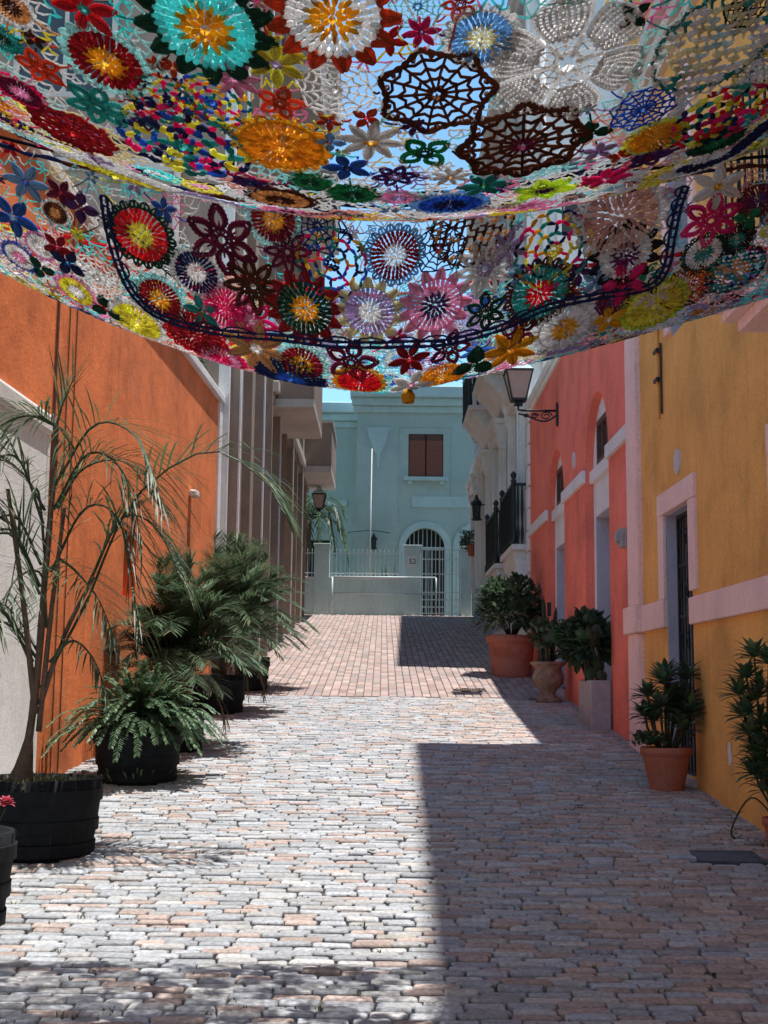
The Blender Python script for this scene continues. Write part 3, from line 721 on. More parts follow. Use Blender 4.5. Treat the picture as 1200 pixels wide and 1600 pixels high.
def box_lamp(label, x, y, z, s, wall):
    t = thing('coach_lamp', label, 'lamp', (x, y, z), 'small coach lamps on the far walls')
    q = MB(); q.lathe(x, y, [(.10*s, z), (.12*s, z+.03), (.10*s, z+.05)], 8); q.lathe(x, y, [(.13*s, z+.33*s), (.11*s, z+.40*s), (.05*s, z+.46*s), (.02*s, z+.55*s)], 8)
    for k in range(4): q.tube([(x+.09*s*math.cos(k*1.57+.78), y+.09*s*math.sin(k*1.57+.78), z+.03), (x+.11*s*math.cos(k*1.57+.78), y+.11*s*math.sin(k*1.57+.78), z+.34*s)], .012*s, 5)
    q.tube([(x, y, z+.30*s), wall], .014, 6); build('lamp_frame', q, 'iron', t)
    q = MB(); q.lathe(x, y, [(.07*s, z+.05), (.085*s, z+.33*s)], 8); build('lamp_glass', q, 'window_glass', t)
box_lamp('small black coach lamp on the pale grey townhouse wall', 2.16, 29.6, 5.45, 1.1, (2.42, 29.6, 5.85))
box_lamp('small dark coach lamp on the teal house wall beside the flagpole', -.30, 38.8, 5.72, .9, (-.30, 39.0, 6.0))
fp = thing('flagpole', 'slim bare white flagpole standing before the teal house', 'flagpole', (-.42, 38.3, 3.5))
q = MB(); q.tube([(-.42, 38.3, 3.5), (-.38, 38.3, 8.75)], [.024, .014], 8); pl = build('pole', q, 'white_trim', fp, smooth=True)
q = MB(); q.tube([(-.40, 38.3, 6.25), (-1.1, 38.9, 6.25)], .012, 6); q.tube([(-.40, 38.3, 6.25), (.2, 38.95, 6.25)], .012, 6); build('stay', q, 'iron', fp)

# garden wall, railings, gate
YW = 34.62
FW = Frame((0, YW, 0), (1, 0, 0), (0, -1, 0))
gw = thing('garden_wall', 'low pale teal garden wall with square pillars and railings before the teal house', 'wall', (-.5, YW, 3.45))
q = MB(); FW.box(q, -2.6, -1.881, 3.3, 4.47, -.25, 0); FW.box(q, -1.459, .559, 3.3, 4.47, -.25, 0); build('low_wall', q, 'fence_plaster', gw)
for a_, b_ in ((-2.6, -1.881), (-1.459, .559)): trimbox(gw, FW, a_, b_, 4.471, 4.52, -.28, .03, 'wall_cap', 'white_trim', .01)
for a_, b_, h in ((-1.88, -1.46, 5.38), (.56, 1.03, 5.36), (2.10, 2.40, 5.34)):
    q = MB(); FW.box(q, a_, b_, 3.3, h, -.28, .03); pi = build('pillar', q, 'fence_plaster', gw, bevel=.012)
    q = MB(); FW.box(q, a_-.025, b_+.025, h+.001, h+.05, -.3, .055); build('pillar_cap', q, 'teal_trim', pi, bevel=.01)
def railing(parent, a_, b_, z0, z1, y):
    q = MB(); q.box((a_, y-.012, z1-.14), (b_, y+.012, z1-.11)); q.box((a_, y-.012, z0+.10), (b_, y+.012, z0+.13)); rl = build('railing', q, 'pale_metal', parent)
    n = int((b_-a_)/.115)
    for i in range(n):
        u = a_ + (i+.5)*(b_-a_)/n; q = MB(); q.tube([(u, y, z0), (u, y, z1-.03), (u, y, z1)], [.011, .011, .002], 6); build('bar', q, 'pale_metal', rl)
railing(gw, -2.5, -1.88, 4.52, 5.30, YW+.12); railing(gw, -1.46, .56, 4.52, 5.30, YW+.12)
gt = thing('garden_gate', 'pale iron bar gate between the teal garden wall pillars', 'gate', (1.55, YW+.1, 3.5))
q = MB(); y = YW+.08
for z in (3.55, 3.72, 3.92, 4.12, 4.62, 5.02, 5.28): q.box((1.04, y-.012, z), (2.09, y+.012, z+.03))
build('gate_frame', q, 'pale_metal', gt)
for i in range(12):
    u = 1.055+i*.0925; q = MB(); q.tube([(u, y, 3.53), (u, y, 5.31)], .011, 6); build('bar', q, 'pale_metal', gt)
pq = thing('number_tile', 'small white house-number tile on the garden wall pillar', 'sign', (.79, YW-.03, 4.95))
q = MB(); q.box((.665, YW-.055, 4.80), (.915, YW-.032, 5.12)); build('tile', q, 'tile_white', pq, bevel=.006)
cu = bpy.data.curves.new('digits', 'FONT'); cu.body = '52'; cu.size = .20; cu.align_x = 'CENTER'; cu.align_y = 'CENTER'; cu.extrude = .002
to = bpy.data.objects.new('digits_source', cu); COL.objects.link(to)
dg = bpy.context.evaluated_depsgraph_get(); dg.update()
me = bpy.data.meshes.new_from_object(to.evaluated_get(dg)); bpy.data.objects.remove(to)
me.materials.clear(); me.materials.append(MATS['ink']); nm = bpy.data.objects.new('digits', me); COL.objects.link(nm)
nm.parent = pq; nm.location = (0, -.029, .0); nm.rotation_euler = (math.pi/2, 0, 0)
hb = thing('street_barrier', 'white tubular pipe barrier standing in front of the teal garden wall', 'barrier', (0, 34.35, gz(34.35)))
g0 = gz(34.35)
for x in (-1.36, 1.42):
    q = MB(); q.tube([(x, 34.35, g0-.02), (x, 34.35, 4.50)], .024, 8); build('post', q, 'pale_metal', hb, smooth=True)
for z in (4.50, 4.06):
    q = MB(); q.tube([(-1.36, 34.35, z), (1.42, 34.35, z)], .024, 8); build('rail', q, 'pale_metal', hb, smooth=True)

# ------------------------------------------------------------------ plants
def bez(pts, n):
    """Catmull-Rom through pts"""
    P = [Vector(p) for p in pts]; P = [P[0]*2-P[1]] + P + [P[-1]*2-P[-2]]; out = []
    segs = len(P)-3
    for i in range(n+1):
        t = i/n*segs; k = min(int(t), segs-1); f = t-k; a, b, c, d = P[k:k+4]
        out.append(.5*((2*b) + (c-a)*f + (2*a-5*b+4*c-d)*f*f + (3*b-a-3*c+d)*f**3))
    return out

def blade(mb, p, d, L, w, droop, col, segs=3, fold=.25):
    """thin leaf blade that bends down under its own weight"""
    d = d.normalized(); pts = [p]; cur = p.copy(); dd = d.copy()
    for i in range(segs):
        cur = cur + dd*(L/segs); pts.append(cur.copy()); dd = (dd + Vector((0, 0, -droop/segs))).normalized()
    side = d.cross(Vector((0, 0, 1)))
    if side.length < .05: side = Vector((1, 0, 0))
    side.normalize(); vs = []
    for i, q in enumerate(pts):
        ww = w*(.55, 1, .75, .5, .3)[min(i, 4)] if i < segs else 0
        if i == segs: vs.append(q)
        else: vs += [q - side*ww + Vector((0, 0, fold*ww)), q + side*ww + Vector((0, 0, fold*ww))]
    fs = [(2*i, 2*i+1, 2*i+3, 2*i+2) for i in range(segs-1)] + [(2*segs-2, 2*segs-1, 2*segs)]
    mb.add(vs, fs, col)

def frond(pts, n, llen, w, droop, cols, ang=55, start=.12, rr=.008, up=.15, tipcol=None, segs=3):
    """a feather leaf: rachis through pts and two rows of leaflets"""
    mb = MB(); C = bez(pts, 14); mb.tube(C, [rr*(1-.75*i/14) for i in range(15)], 5, RNG.choice(cols))
    for i in range(n):
        t = start + (1-start)*(i+.5)/n; k = t*14; a = min(int(k), 13); f = k-a
        p = C[a].lerp(C[a+1], f); tg = (C[min(a+1, 14)]-C[a]).normalized()
        sd = tg.cross(Vector((0, 0, 1)))
        if sd.length < .1: sd = Vector((1, 0, 0))
        sd.normalize(); nu = sd.cross(tg)
        for s in (-1, 1):
            an = rad(ang*(1-.45*t) + U(-9, 9)); L = llen*(.30+.70*math.sin(math.pi*min(1, .15+.75*t)))*U(.75, 1.15)
            d = tg*math.cos(an) + sd*s*math.sin(an) + nu*(up+U(-.12, .12))
            c = RNG.choice(cols); q = U(.75, 1.25); c = tuple(x*q for x in c)
            if tipcol and U(0, 1) < tipcol[0]: c = tipcol[1]
            blade(mb, p, d, L, w*U(.8, 1.15), droop*U(.7, 1.3), c, segs)
    return mb

GRN = [(.08, .14, .07), (.105, .17, .085), (.065, .115, .065), (.13, .195, .10)]
FERN = [(.11, .19, .10), (.15, .24, .13), (.08, .15, .08), (.20, .28, .15)]
DRY = (.24, .17, .09)

def barrel(parent, x, y, z, r0, r1, h, mat='black_barrel', hoops=True):
    q = MB(); q.lathe(x, y, [(r0*.96, z-.015), (r0, z), (r0+(r1-r0)*.35+.012, z+h*.35), (r0+(r1-r0)*.7+.012, z+h*.7), (r1, z+h), (r1-.03, z+h), (r1-.035, z+h-.06)], 36, wob=.004)
    b = build('planter', q, mat, parent, smooth=True)
    b.data.polygons.foreach_set('use_smooth', [len(p.vertices) == 4 for p in b.data.polygons])
    if hoops:
        for f in (.13, .42, .80):
            zz = z+h*f; rr = r0+(r1-r0)*f + .017
            q = MB(); q.lathe(x, y, [(rr-.02, zz-.034), (rr+.004, zz-.033), (rr+.006, zz+.033), (rr-.02, zz+.034)], 36, wob=.004); build('hoop', q, mat, b)
        for k in range(18):
            an = 2*math.pi*k/18; q = MB()
            q.tube([(x+(r0+(r1-r0)*f+.0095*(1-abs(f-.5)))*math.cos(an), y+(r0+(r1-r0)*f+.0095*(1-abs(f-.5)))*math.sin(an), z+h*f) for f in (.02, .35, .7, .99)], .004, 4)
            build('stave_joint', q, 'dark_void', b)
    q = MB(); q.lathe(x, y, [(r1-.04, z+h-.11), (r1-.036, z+h-.05), (r1*.5, z+h-.035)], 24, wob=.02); build('soil', q, 'soil', parent)
    return b

def ground_weeds(mb, x, y, z, r, n, h=.08):
    for i in range(n):
        an = U(0, 6.28); rr = r*math.sqrt(U(0, 1)); p = Vector((x+rr*math.cos(an), y+rr*math.sin(an), z))
        for k in range(3):
            d = Vector((U(-1, 1), U(-1, 1), U(.5, 1.6)))
            c = RNG.choice([(.10, .13, .05), (.07, .11, .05), (.17, .15, .08), (.12, .09, .05)])
            blade(mb, p, d, U(.4, 1)*h, U(.004, .010), U(.3, 1.2), c, 2)

def leafy(mb, p, d, L, w, col, curl=.25):
    """broad leaf with a folded midrib"""
    d = d.normalized(); s = d.cross(Vector((0, 0, 1)))
    if s.length < .05: s = Vector((1, 0, 0))
    s.normalize(); nu = s.cross(d)
    q = [p, p+d*L*.33+s*w*.85+nu*w*.25, p+d*L*.33-s*w*.85+nu*w*.25, p+d*L*.70+s*w*.8-nu*L*curl*.12+nu*w*.22, p+d*L*.70-s*w*.8-nu*L*curl*.12+nu*w*.22, p+d*L-nu*L*curl*.35, p+d*L*.33, p+d*L*.70-nu*L*curl*.12]
    mb.add(q, [(0, 6, 1), (0, 2, 6), (6, 7, 3, 1), (6, 2, 4, 7), (7, 5, 3), (7, 4, 5)], col)

# tall spindly palm in the big black barrel
px, py = -1.98, 7.50; pz = gz(7.2)+.0
pp = thing('potted_palm', 'tall spindly palm with loose drooping fronds in a black half-barrel by the pale wall', 'potted palm', (px, py, pz))
barrel(pp, px, py, pz, .315, .365, .44)
q = MB(); ground_weeds(q, px, py, pz+.38, .36, 330, .10); build('ground_cover', q, 'leaf', pp, kind='stuff')
q = MB(); tr = [(px-.10, py, pz+.36), (px-.06, py, pz+.62), (px-.02, py-.01, pz+1.05), (px+.0, py-.02, pz+1.6), (px+.02, py, pz+2.2), (px+.02, py, pz+2.55)]
C = bez(tr, 18); q.tube(C, [.090*(1-.70*min(1, i/4))*(1-.50*i/18)+.002*math.sin(i*2.3) for i in range(19)], 10); build('trunk', q, 'bark', pp, smooth=True)
for (pts, rr) in (([(px-.02, py-.01, pz+.8), (px-.12, py-.05, pz+1.5), (px-.22, py-.1, pz+2.1)], .02), ([(px, py, pz+.85), (px+.12, py, pz+1.25), (px+.28, py, pz+1.6)], .018), ([(px, py, pz+.7), (px+.05, py-.03, pz+1.4), (px+.10, py-.03, pz+2.0)], .018)):
    q = MB(); C = bez(pts, 8); q.tube(C, [rr*(1-.4*i/8) for i in range(9)], 7); build('stem', q, 'bark', pp, smooth=True)
T = Vector((px+.02, py, pz+2.5))
palm_f = [
    # the great arching frond over the street
    ([(px+.0, py, pz+.95), (px+.25, py-.02, pz+1.45), (-1.48, py-.05, 2.66), (-1.05, py-.08, 2.96), (-.72, py-.1, 2.80), (-.60, py-.1, 2.62)], 40, .52, .0085, 1.0, 58, .30),
    # crown, left fan falling down
    ([T, T+Vector((-.12, -.12, .02)), T+Vector((-.30, -.25, -.30)), T+Vector((-.38, -.3, -.72))], 34, .50, .008, 1.5, 48, .05),
    ([T, T+Vector((-.2, -.02, .05)), T+Vector((-.48, -.05, -.15)), T+Vector((-.66, -.1, -.55))], 34, .48, .008, 1.3, 50, .05),
    ([T, T+Vector((.03, .0, .12)), T+Vector((.10, -.02, .30))], 8, .34, .008, .6, 30, .2),
    ([T, T+Vector((.1, -.1, -.1)), T+Vector((.15, -.15, -.45))], 14, .32, .007, 1.6, 40, .2),
    ([(px-.2, py-.1, pz+1.9), (px-.42, py-.2, pz+2.0), (px-.62, py-.3, pz+1.65), (px-.70, py-.35, pz+1.25)], 30, .45, .008, 1.2, 55, .08),
    ([(px-.05, py, pz+1.1), (px-.30, py-.15, pz+1.5), (px-.52, py-.25, pz+1.35), (px-.66, py-.3, pz+1.0)], 28, .45, .008, 1.1, 55, .15),
    ([(px+.08, py, pz+1.7), (px+.20, py-.1, pz+1.62), (px+.36, py-.2, pz+1.45), (px+.48, py-.25, pz+1.2)], 26, .36, .008, 1.2, 55, .12),
    ([(px+.05, py-.02, pz+1.1), (px+.20, py-.12, pz+1.22), (px+.34, py-.2, pz+1.12), (px+.44, py-.25, pz+.92)], 22, .26, .0075, 1.3, 55, .2),
    ([(px+.25, py, pz+1.55), (px+.42, py+.05, pz+1.95), (px+.62, py+.1, pz+1.90), (px+.80, py+.12, pz+1.55)], 30, .42, .008, 1.1, 58, .12),
    ([(px+.02, py, pz+1.3), (px+.02, py-.2, pz+1.6), (px-.06, py-.5, pz+1.5), (px-.12, py-.7, pz+1.1)], 26, .40, .008, 1.2, 55, .2),
    ([(px+.05, py, pz+2.0), (px+.18, py+.05, pz+2.25), (px+.42, py+.1, pz+2.30), (px+.62, py+.1, pz+2.05)], 26, .42, .0075, 1.1, 58, .15),
]
for k in range(12):
    an = U(2.0, 4.6) if k < 9 else U(-1.2, .4); h0 = U(.9, 2.2) if k < 9 else U(1.6, 2.2); ca, sa = math.cos(an), math.sin(an)*.8; r_ = U(.45, .75)
    b = Vector((px+.03*ca, py+.03*sa, pz+h0))
    palm_f.append(([b, b+Vector((ca*r_*.35, sa*r_*.35, U(.2, .4))), b+Vector((ca*r_*.75, sa*r_*.75, U(.1, .3))), b+Vector((ca*r_, sa*r_, U(-.35, 0)))], 30, U(.42, .55), .0065, U(.5, .9), 62, .15))
PG = [(.06, .10, .045), (.08, .125, .055), (.045, .075, .04)]
for (pts, n, L, w, dr, ang, st) in palm_f:
    build('frond', frond(pts, int(n*.85), L*1.15, w*.78, dr*.75, PG, ang+10, st, .010, tipcol=(.06, (.22, .20, .10))), 'leaf', pp)

# nearest barrel at the frame edge, with pink blossom
bx, by = -2.03, 5.95; bz = gz(by-.3)
fb = thing('potted_flowers', 'black half-barrel with pink blossom and trailing green leaves before the spindly palm', 'planter', (bx, by, bz))
barrel(fb, bx, by, bz, .31, .36, .44)
q = MB(); ground_weeds(q, bx-.05, by, bz+.38, .26, 120, .12)
for i in range(70):
    p = Vector((bx-.1+U(-.18, .18), by+U(-.2, .2), bz+.4)); p2 = p+Vector((U(-.1, .1), U(-.1, .1), U(.05, .28))); q.tube([p, p2], .003, 4, (.06, .1, .04)); leafy(q, p2, Vector((U(-1, 1), U(-1, 1), U(-.2, .6))), .07, .022, RNG.choice(GRN))
build('foliage', q, 'leaf', fb, kind='stuff')
for (ex, ey, ez) in ((.31, .05, .56), (.10, .10, .70), (-.06, .0, .74), (.02, -.12, .66)):
    q = MB(); q.tube([(bx+ex-.08, by+ey, bz+.36), (bx+ex, by+ey, bz+ez-.02)], .004, 5, (.06, .1, .04))
    for k in range(26):
        an = k*2.4; e = .1+k/30; leafy(q, Vector((bx+ex, by+ey, bz+ez)), Vector((math.cos(an)*(1.2-e), math.sin(an)*(1.2-e), e*1.2-.2)), .045, .016, RNG.choice([(.62, .12, .16), (.72, .24, .26), (.50, .06, .10)]), .5)
    build('blossom', q, 'leaf', fb)

# fern
fx, fy = -1.88, 10.05; fz = gz(9.8)
fe = thing('potted_fern', 'bushy sword fern spilling over a black half-barrel', 'potted fern', (fx, fy, fz))
barrel(fe, fx, fy, fz, .275, .33, .42)
for i in range(270):
    an = U(0, 6.283); el = rad(88-84*U(0, 1)**.95); L = U(.42, .66); ca, sa = math.cos(an), math.sin(an); ce, se = math.cos(el), math.sin(el)
    b = Vector((fx+.12*ca*ce, fy+.12*sa*ce, fz+.38)); D = Vector((ca*ce, sa*ce*(1 if sa < 0 else .8), se)); sg = .12+.42*ce
    pts = [b, b+D*L*.36+Vector((0, 0, .05)), b+D*L*.75-Vector((0, 0, sg*.15*L)), b+D*L-Vector((0, 0, sg*.72*L))]
    build('frond', frond(pts, 34, .060, .0086, .3, FERN, 78, .05, .003, .05, segs=2), 'leaf', fe)
q = MB()
for k in range(40):
    an = U(0, 6.28); p = Vector((fx+.33*math.cos(an), fy+.33*math.sin(an), fz+U(.02, .1))); blade(q, p, Vector((math.cos(an), math.sin(an), .8)), U(.06, .16), .008, .8, RNG.choice(FERN), 2)
build('low_growth', q, 'leaf', fe, kind='stuff')

# three bushy palms in black pots along the wall
def bushy(label, x, y, h, r0, r1, ph, n, L, seed):
    global RNG
    z = gz(y-.2); t = thing('potted_palm', label, 'potted palm', (x, y, z), 'bushy palms in black pots along the left wall'); barrel(t, x, y, z, r0, r1, ph)
    for k in range(3):
        an = k*2.1+.3; q = MB(); q.tube(bez([(x+.05*math.cos(an), y+.05*math.sin(an), z+ph-.08), (x+.07*math.cos(an), y+.07*math.sin(an), z+ph+.3), (x+.14*math.cos(an), y+.14*math.sin(an), z+ph+h*.36)], 6), [.04, .045, .04, .038, .035, .03, .02], 8); build('stem', q, 'bark', t, smooth=True)
    for i in range(n):
        an = i*2.39996+U(-.3, .3); f = (i+.5)/n; ca, sa = math.cos(an), math.sin(an)
        el = rad(87 - 78*f**.95 + U(-8, 8)); Lr = L*U(.75, 1.10)*(.86 if ca > .3 else 1 if ca > -.35 else .62)
        ce, se = math.cos(el), math.sin(el); b = Vector((x+.06*ca, y+.06*sa, z+ph+h*U(.16, .50)*(1-.35*f)))
        sag = .10+.24*ce; D = Vector((ca*ce, sa*ce, se*1.05))
        pts = [b, b+D*Lr*.36+Vector((0, 0, .06)), b+D*Lr*.74+Vector((0, 0, .02-sag*.20*Lr)), b+D*Lr-Vector((0, 0, sag*.85*Lr))]
        build('frond', frond(pts, 40, .235*L/.9, .0070, .35, GRN + [(.10, .15, .08), (.12, .17, .09)], 66, .10, .006, .12, tipcol=(.05, DRY)), 'leaf', t)
    q = MB()
    for i in range(10):       # dry skirt
        an = U(0, 6.28); b = Vector((x+.1*math.cos(an), y+.1*math.sin(an), z+ph+.1))
        pts = [b, b+Vector((math.cos(an)*.25, math.sin(an)*.25, .12)), b+Vector((math.cos(an)*.42, math.sin(an)*.42, -.12)), b+Vector((math.cos(an)*.46, math.sin(an)*.46, -.34))]
        f = frond(pts, 18, .2, .006, 1.0, [(.16, .12, .07), (.11, .10, .06)], 40, .1, .005); q.add(f.v, f.f); q.c[-len(f.v):] = f.c; q.usecol = True
    build('dry_leaves', q, 'leaf', t, kind='stuff')
bushy('bushy feather palm in a black pot right behind the fern', -1.92, 11.75, 1.35, .27, .31, .42, 115, .95, 1)
bushy('largest bushy feather palm in a black pot, middle of the row along the orange wall', -1.90, 14.95, 1.75, .27, .32, .44, 125, 1.05, 2)
bushy('bushy feather palm in the black pot where cobbles meet the brick paving', -1.86, 17.7, 1.65, .26, .31, .46, 105, 1.0, 3)

# large terracotta pot with rounded shrub
def terracotta(parent, x, y, z, r0, r1, h, mat='terracotta'):
    q = MB(); q.lathe(x, y, [(r0, z-.01), (r0*1.01, z+.02), (r1*.96, z+h*.80), (r1*.965, z+h*.81), (r1*1.04, z+h*.82), (r1*1.06, z+h*.97), (r1*1.03, z+h), (r1*.95, z+h), (r1*.93, z+h*.85)], 36, wob=.003); b = build('pot', q, mat, parent, smooth=False)
    b.data.polygons.foreach_set('use_smooth', [len(p.vertices) == 4 for p in b.data.polygons])
    q = MB(); q.lathe(x, y, [(r1*.9, z+h*.78), (r1*.93, z+h*.90), (r1*.4, z+h*.93)], 20, wob=.02); build('soil', q, 'soil', parent)
def shrub(parent, x, y, z, rx, rz, n, leafL, leafW, cols, trunk=.25, stemcol=(.09, .07, .05), clumps=16):
    st = MB(); lf = MB(); cs = []
    for i in range(clumps):
        an = i*2.4+U(-.3, .3); e = U(-.75, 1); rr = math.sqrt(max(.05, 1-e*e))*U(.55, .92)
        c = Vector((x+rx*rr*math.cos(an), y+rx*rr*math.sin(an), z+trunk+rz*(1+e*.85))); cs.append(c)
        mid = Vector((x+rx*.2*math.cos(an), y+rx*.2*math.sin(an), z+trunk*U(.7, 1.2)))
        st.tube(bez([(x+U(-.03, .03), y+U(-.03, .03), z-.05), mid, c], 7), [.014, .013, .012, .010, .008, .006, .005, .004], 6, stemcol)
    for i in range(n):
        c = RNG.choice(cs); o = Vector((U(-1, 1), U(-1, 1), U(-1, 1)))
        if o.length > 1: continue
        p = c + o*rx*.40; d = (o + (p-Vector((x, y, z+trunk+rz)))*1.2/rx*.5 + Vector((0, 0, .35))).normalized()
        k = RNG.choice(cols); s = U(.7, 1.3); leafy(lf, p, d + Vector((U(-.4, .4), U(-.4, .4), U(-.4, .4))), leafL*U(.7, 1.2), leafW*U(.8, 1.2), tuple(v*s for v in k), U(.1, .5))
    build('branches', st, 'leaf', parent, smooth=True); build('foliage', lf, 'leaf', parent, kind='stuff')
DG = [(.065, .115, .06), (.09, .15, .075), (.05, .09, .05), (.13, .185, .10)]
tx, ty = 1.98, 19.75; tz = gz(19.5)
t1 = thing('potted_shrub', 'big terracotta pot holding a rounded glossy-leaved shrub against the red wall end', 'potted shrub', (tx, ty, tz))
terracotta(t1, tx, ty, tz, .29, .37, .64)
shrub(t1, tx, ty, tz+.58, .50, .34, 3400, .115, .033, DG, .15, clumps=26)

# clay urn with upright cactus stems
ux, uy = 2.13, 16.55; uz = gz(16.4)
t2 = thing('urn_planter', 'weathered clay urn on a foot holding upright cactus stems', 'urn', (ux, uy, uz))
q = MB(); q.lathe(ux, uy, [(.16, uz-.01), (.165, uz+.05), (.12, uz+.075), (.085, uz+.11), (.10, uz+.15), (.19, uz+.24), (.205, uz+.33), (.17, uz+.43), (.175, uz+.45), (.225, uz+.49), (.23, uz+.52), (.19, uz+.52), (.17, uz+.46)], 32); build('urn', q, 'urn_clay', t2, smooth=True)
q = MB(); q.lathe(ux, uy, [(.16, uz+.44), (.175, uz+.485), (.05, uz+.50)], 18); build('soil', q, 'soil', t2)
shrub(t2, ux+.03, uy+.02, uz+.47, .24, .24, 1000, .085, .030, DG, .08, clumps=12)
for i in range(4):
    an = i*2.4+2; rr = .02+.09*math.sqrt(i/11); x0, y0 = ux+rr*math.cos(an), uy+rr*math.sin(an); hh = U(.30, .78) if i else .9
    q = MB(); vs = []; K = 9; nn = 10
    for j in range(K+1):
        f = j/K; r_ = .026*(1 if f < .85 else math.sqrt(max(.02, 1-((f-.85)/.15)**2)))
        for k in range(nn):
            a2 = 2*math.pi*k/nn; rq = r_*(1.15 if k % 2 else .78)
            vs.append((x0+.10*f*math.cos(an)*hh+rq*math.cos(a2), y0+.10*f*math.sin(an)*hh+rq*math.sin(a2), uz+.47+f*hh))
    q.add(vs, [(j*nn+k, j*nn+(k+1) % nn, (j+1)*nn+(k+1) % nn, (j+1)*nn+k) for j in range(K) for k in range(nn)] + [tuple(K*nn+k for k in range(nn))], RNG.choice([(.05, .085, .05), (.065, .10, .06), (.04, .07, .045)]))
    build('cactus_stem', q, 'leaf', t2)

# square grey planter with round-padded plant
sx0, sx1, sy0, sy1 = 2.19, 2.40, 13.55, 14.40; sz = gz(13.5)-.02
t3 = thing('box_planter', 'grey-lilac rectangular planter crowded with round-leaved cactus pads by the red doorway', 'planter', (2.3, 14, sz))
q = MB(); q.box((sx0, sy0, sz), (sx1, sy1, gz(14)+.48)); build('planter_box', q, 'grey_box', t3, bevel=.012)
q = MB(); q.box((sx0+.03, sy0+.03, gz(14)+.481), (sx1-.03, sy1-.03, gz(14)+.49)); build('soil', q, 'soil', t3)
def pad(mb, p, d, L, col):
    d = d.normalized(); ref = Vector((U(-1, 1), U(-1, 1), U(-.2, .2))); s = d.cross(ref).normalized(); nrm = s.cross(d)
    M = 10; f, b = [], []
    for k in range(M):
        a2 = 2*math.pi*k/M; u = .5-.5*math.cos(a2); w = .36*math.sin(a2)*(.75+.5*u); c = p + d*(L*u) + s*(L*w); f.append(c)
    o = [p+d*L*.55+nrm*.016, p+d*L*.55-nrm*.016]
    mb.add(f+o, [(k, (k+1) % M, M) for k in range(M)] + [((k+1) % M, k, M+1) for k in range(M)], col)
CP = [(.05, .10, .055), (.07, .125, .065), (.04, .08, .05), (.10, .15, .08)]
zb = gz(14)+.48
shrub(t3, 2.24, 13.92, zb-.02, .30, .30, 2000, .10, .040, CP, .10, clumps=22)
for st in range(7):
    q = MB(); p = Vector((U(sx0+.03, sx1-.03), U(sy0+.05, sy1-.05), zb-.02)); d = Vector((U(-.45, .10), U(-.35, .35), 1)); L = U(.16, .22)
    tips = [(p, d)]
    for lv in range(5):
        nt_ = []
        for (a_, dd) in tips:
            c = tuple(v*U(.75, 1.25) for v in RNG.choice(CP)); L = U(.12, .19); pad(q, a_, dd, L, c)
            for b_ in range(2 if U(0, 1) < .65 else 1):
                nt_.append((a_+dd.normalized()*L*.93, dd.normalized()+Vector((U(-.6, .2), U(-.6, .6), U(.0, .5)))))
        tips = nt_[:5]
    build('cactus_branch', q, 'leaf', t3)

# terracotta pot with rosettes of pointed leaves by the yellow door
def rosette(mb, p, d, n, L, w, cols):
    d = d.normalized(); s = d.cross(Vector((.3, .8, .1))).normalized(); t = d.cross(s)
    for k in range(n):
        an = k*2.4; e = (k+.5)/n; v = s*math.cos(an)*(1.05-.7*e*0) + t*math.sin(an)
        leafy(mb, p, v*(1.1-.75*e)+d*(.15+.9*e), L*U(.75, 1.1), w, tuple(x*U(.75, 1.3) for x in RNG.choice(cols)), .55)
ox, oy = 2.16, 9.86; oz = gz(9.7)
t4 = thing('potted_shrub', 'terracotta pot with spiky rosette leaves beside the dark grille door', 'potted plant', (ox, oy, oz))
terracotta(t4, ox, oy, oz, .125, .185, .33)
for (ex, ey, ez, n, L) in ((-.10, -.06, .52, 24, .17), (.06, .0, .70, 30, .20), (-.02, -.08, .80, 30, .20), (.12, .10, .52, 24, .18), (.10, -.12, .46, 26, .19), (.14, -.04, .66, 28, .19), (-.12, .05, .70, 24, .17), (.03, .10, .86, 24, .17), (-.06, -.12, .62, 26, .19), (.16, .02, .84, 26, .19), (.02, -.02, .58, 26, .2), (.16, -.12, .58, 26, .2), (-.16, -.02, .56, 22, .16), (.08, .06, .60, 24, .18)):
    q = MB(); b = Vector((ox+ex*.3, oy+ey*.3, oz+.29)); p = Vector((ox+ex, oy+ey, oz+ez)); q.tube(bez([b, b.lerp(p, .5)+Vector((ex*.2, ey*.2, .03)), p], 5), .010, 6, (.08, .07, .045))
    rosette(q, p, (p-b)+Vector((0, 0, .1)), n, L, .027, DG); build('rosette', q, 'leaf', t4)
q = MB()
for i in range(260):
    an = U(0, 6.28); rr = U(.0, .19); p = Vector((ox-.13+rr*math.cos(an)*.8, oy-.05+rr*math.sin(an)*.8, oz+.34+U(0, .09))); leafy(q, p, Vector((U(-1, .6), U(-1, 1), U(-.1, .9))), .045, .018, tuple(x*U(.8, 1.3) for x in RNG.choice(DG)))
build('ground_cover', q, 'leaf', t4, kind='stuff')

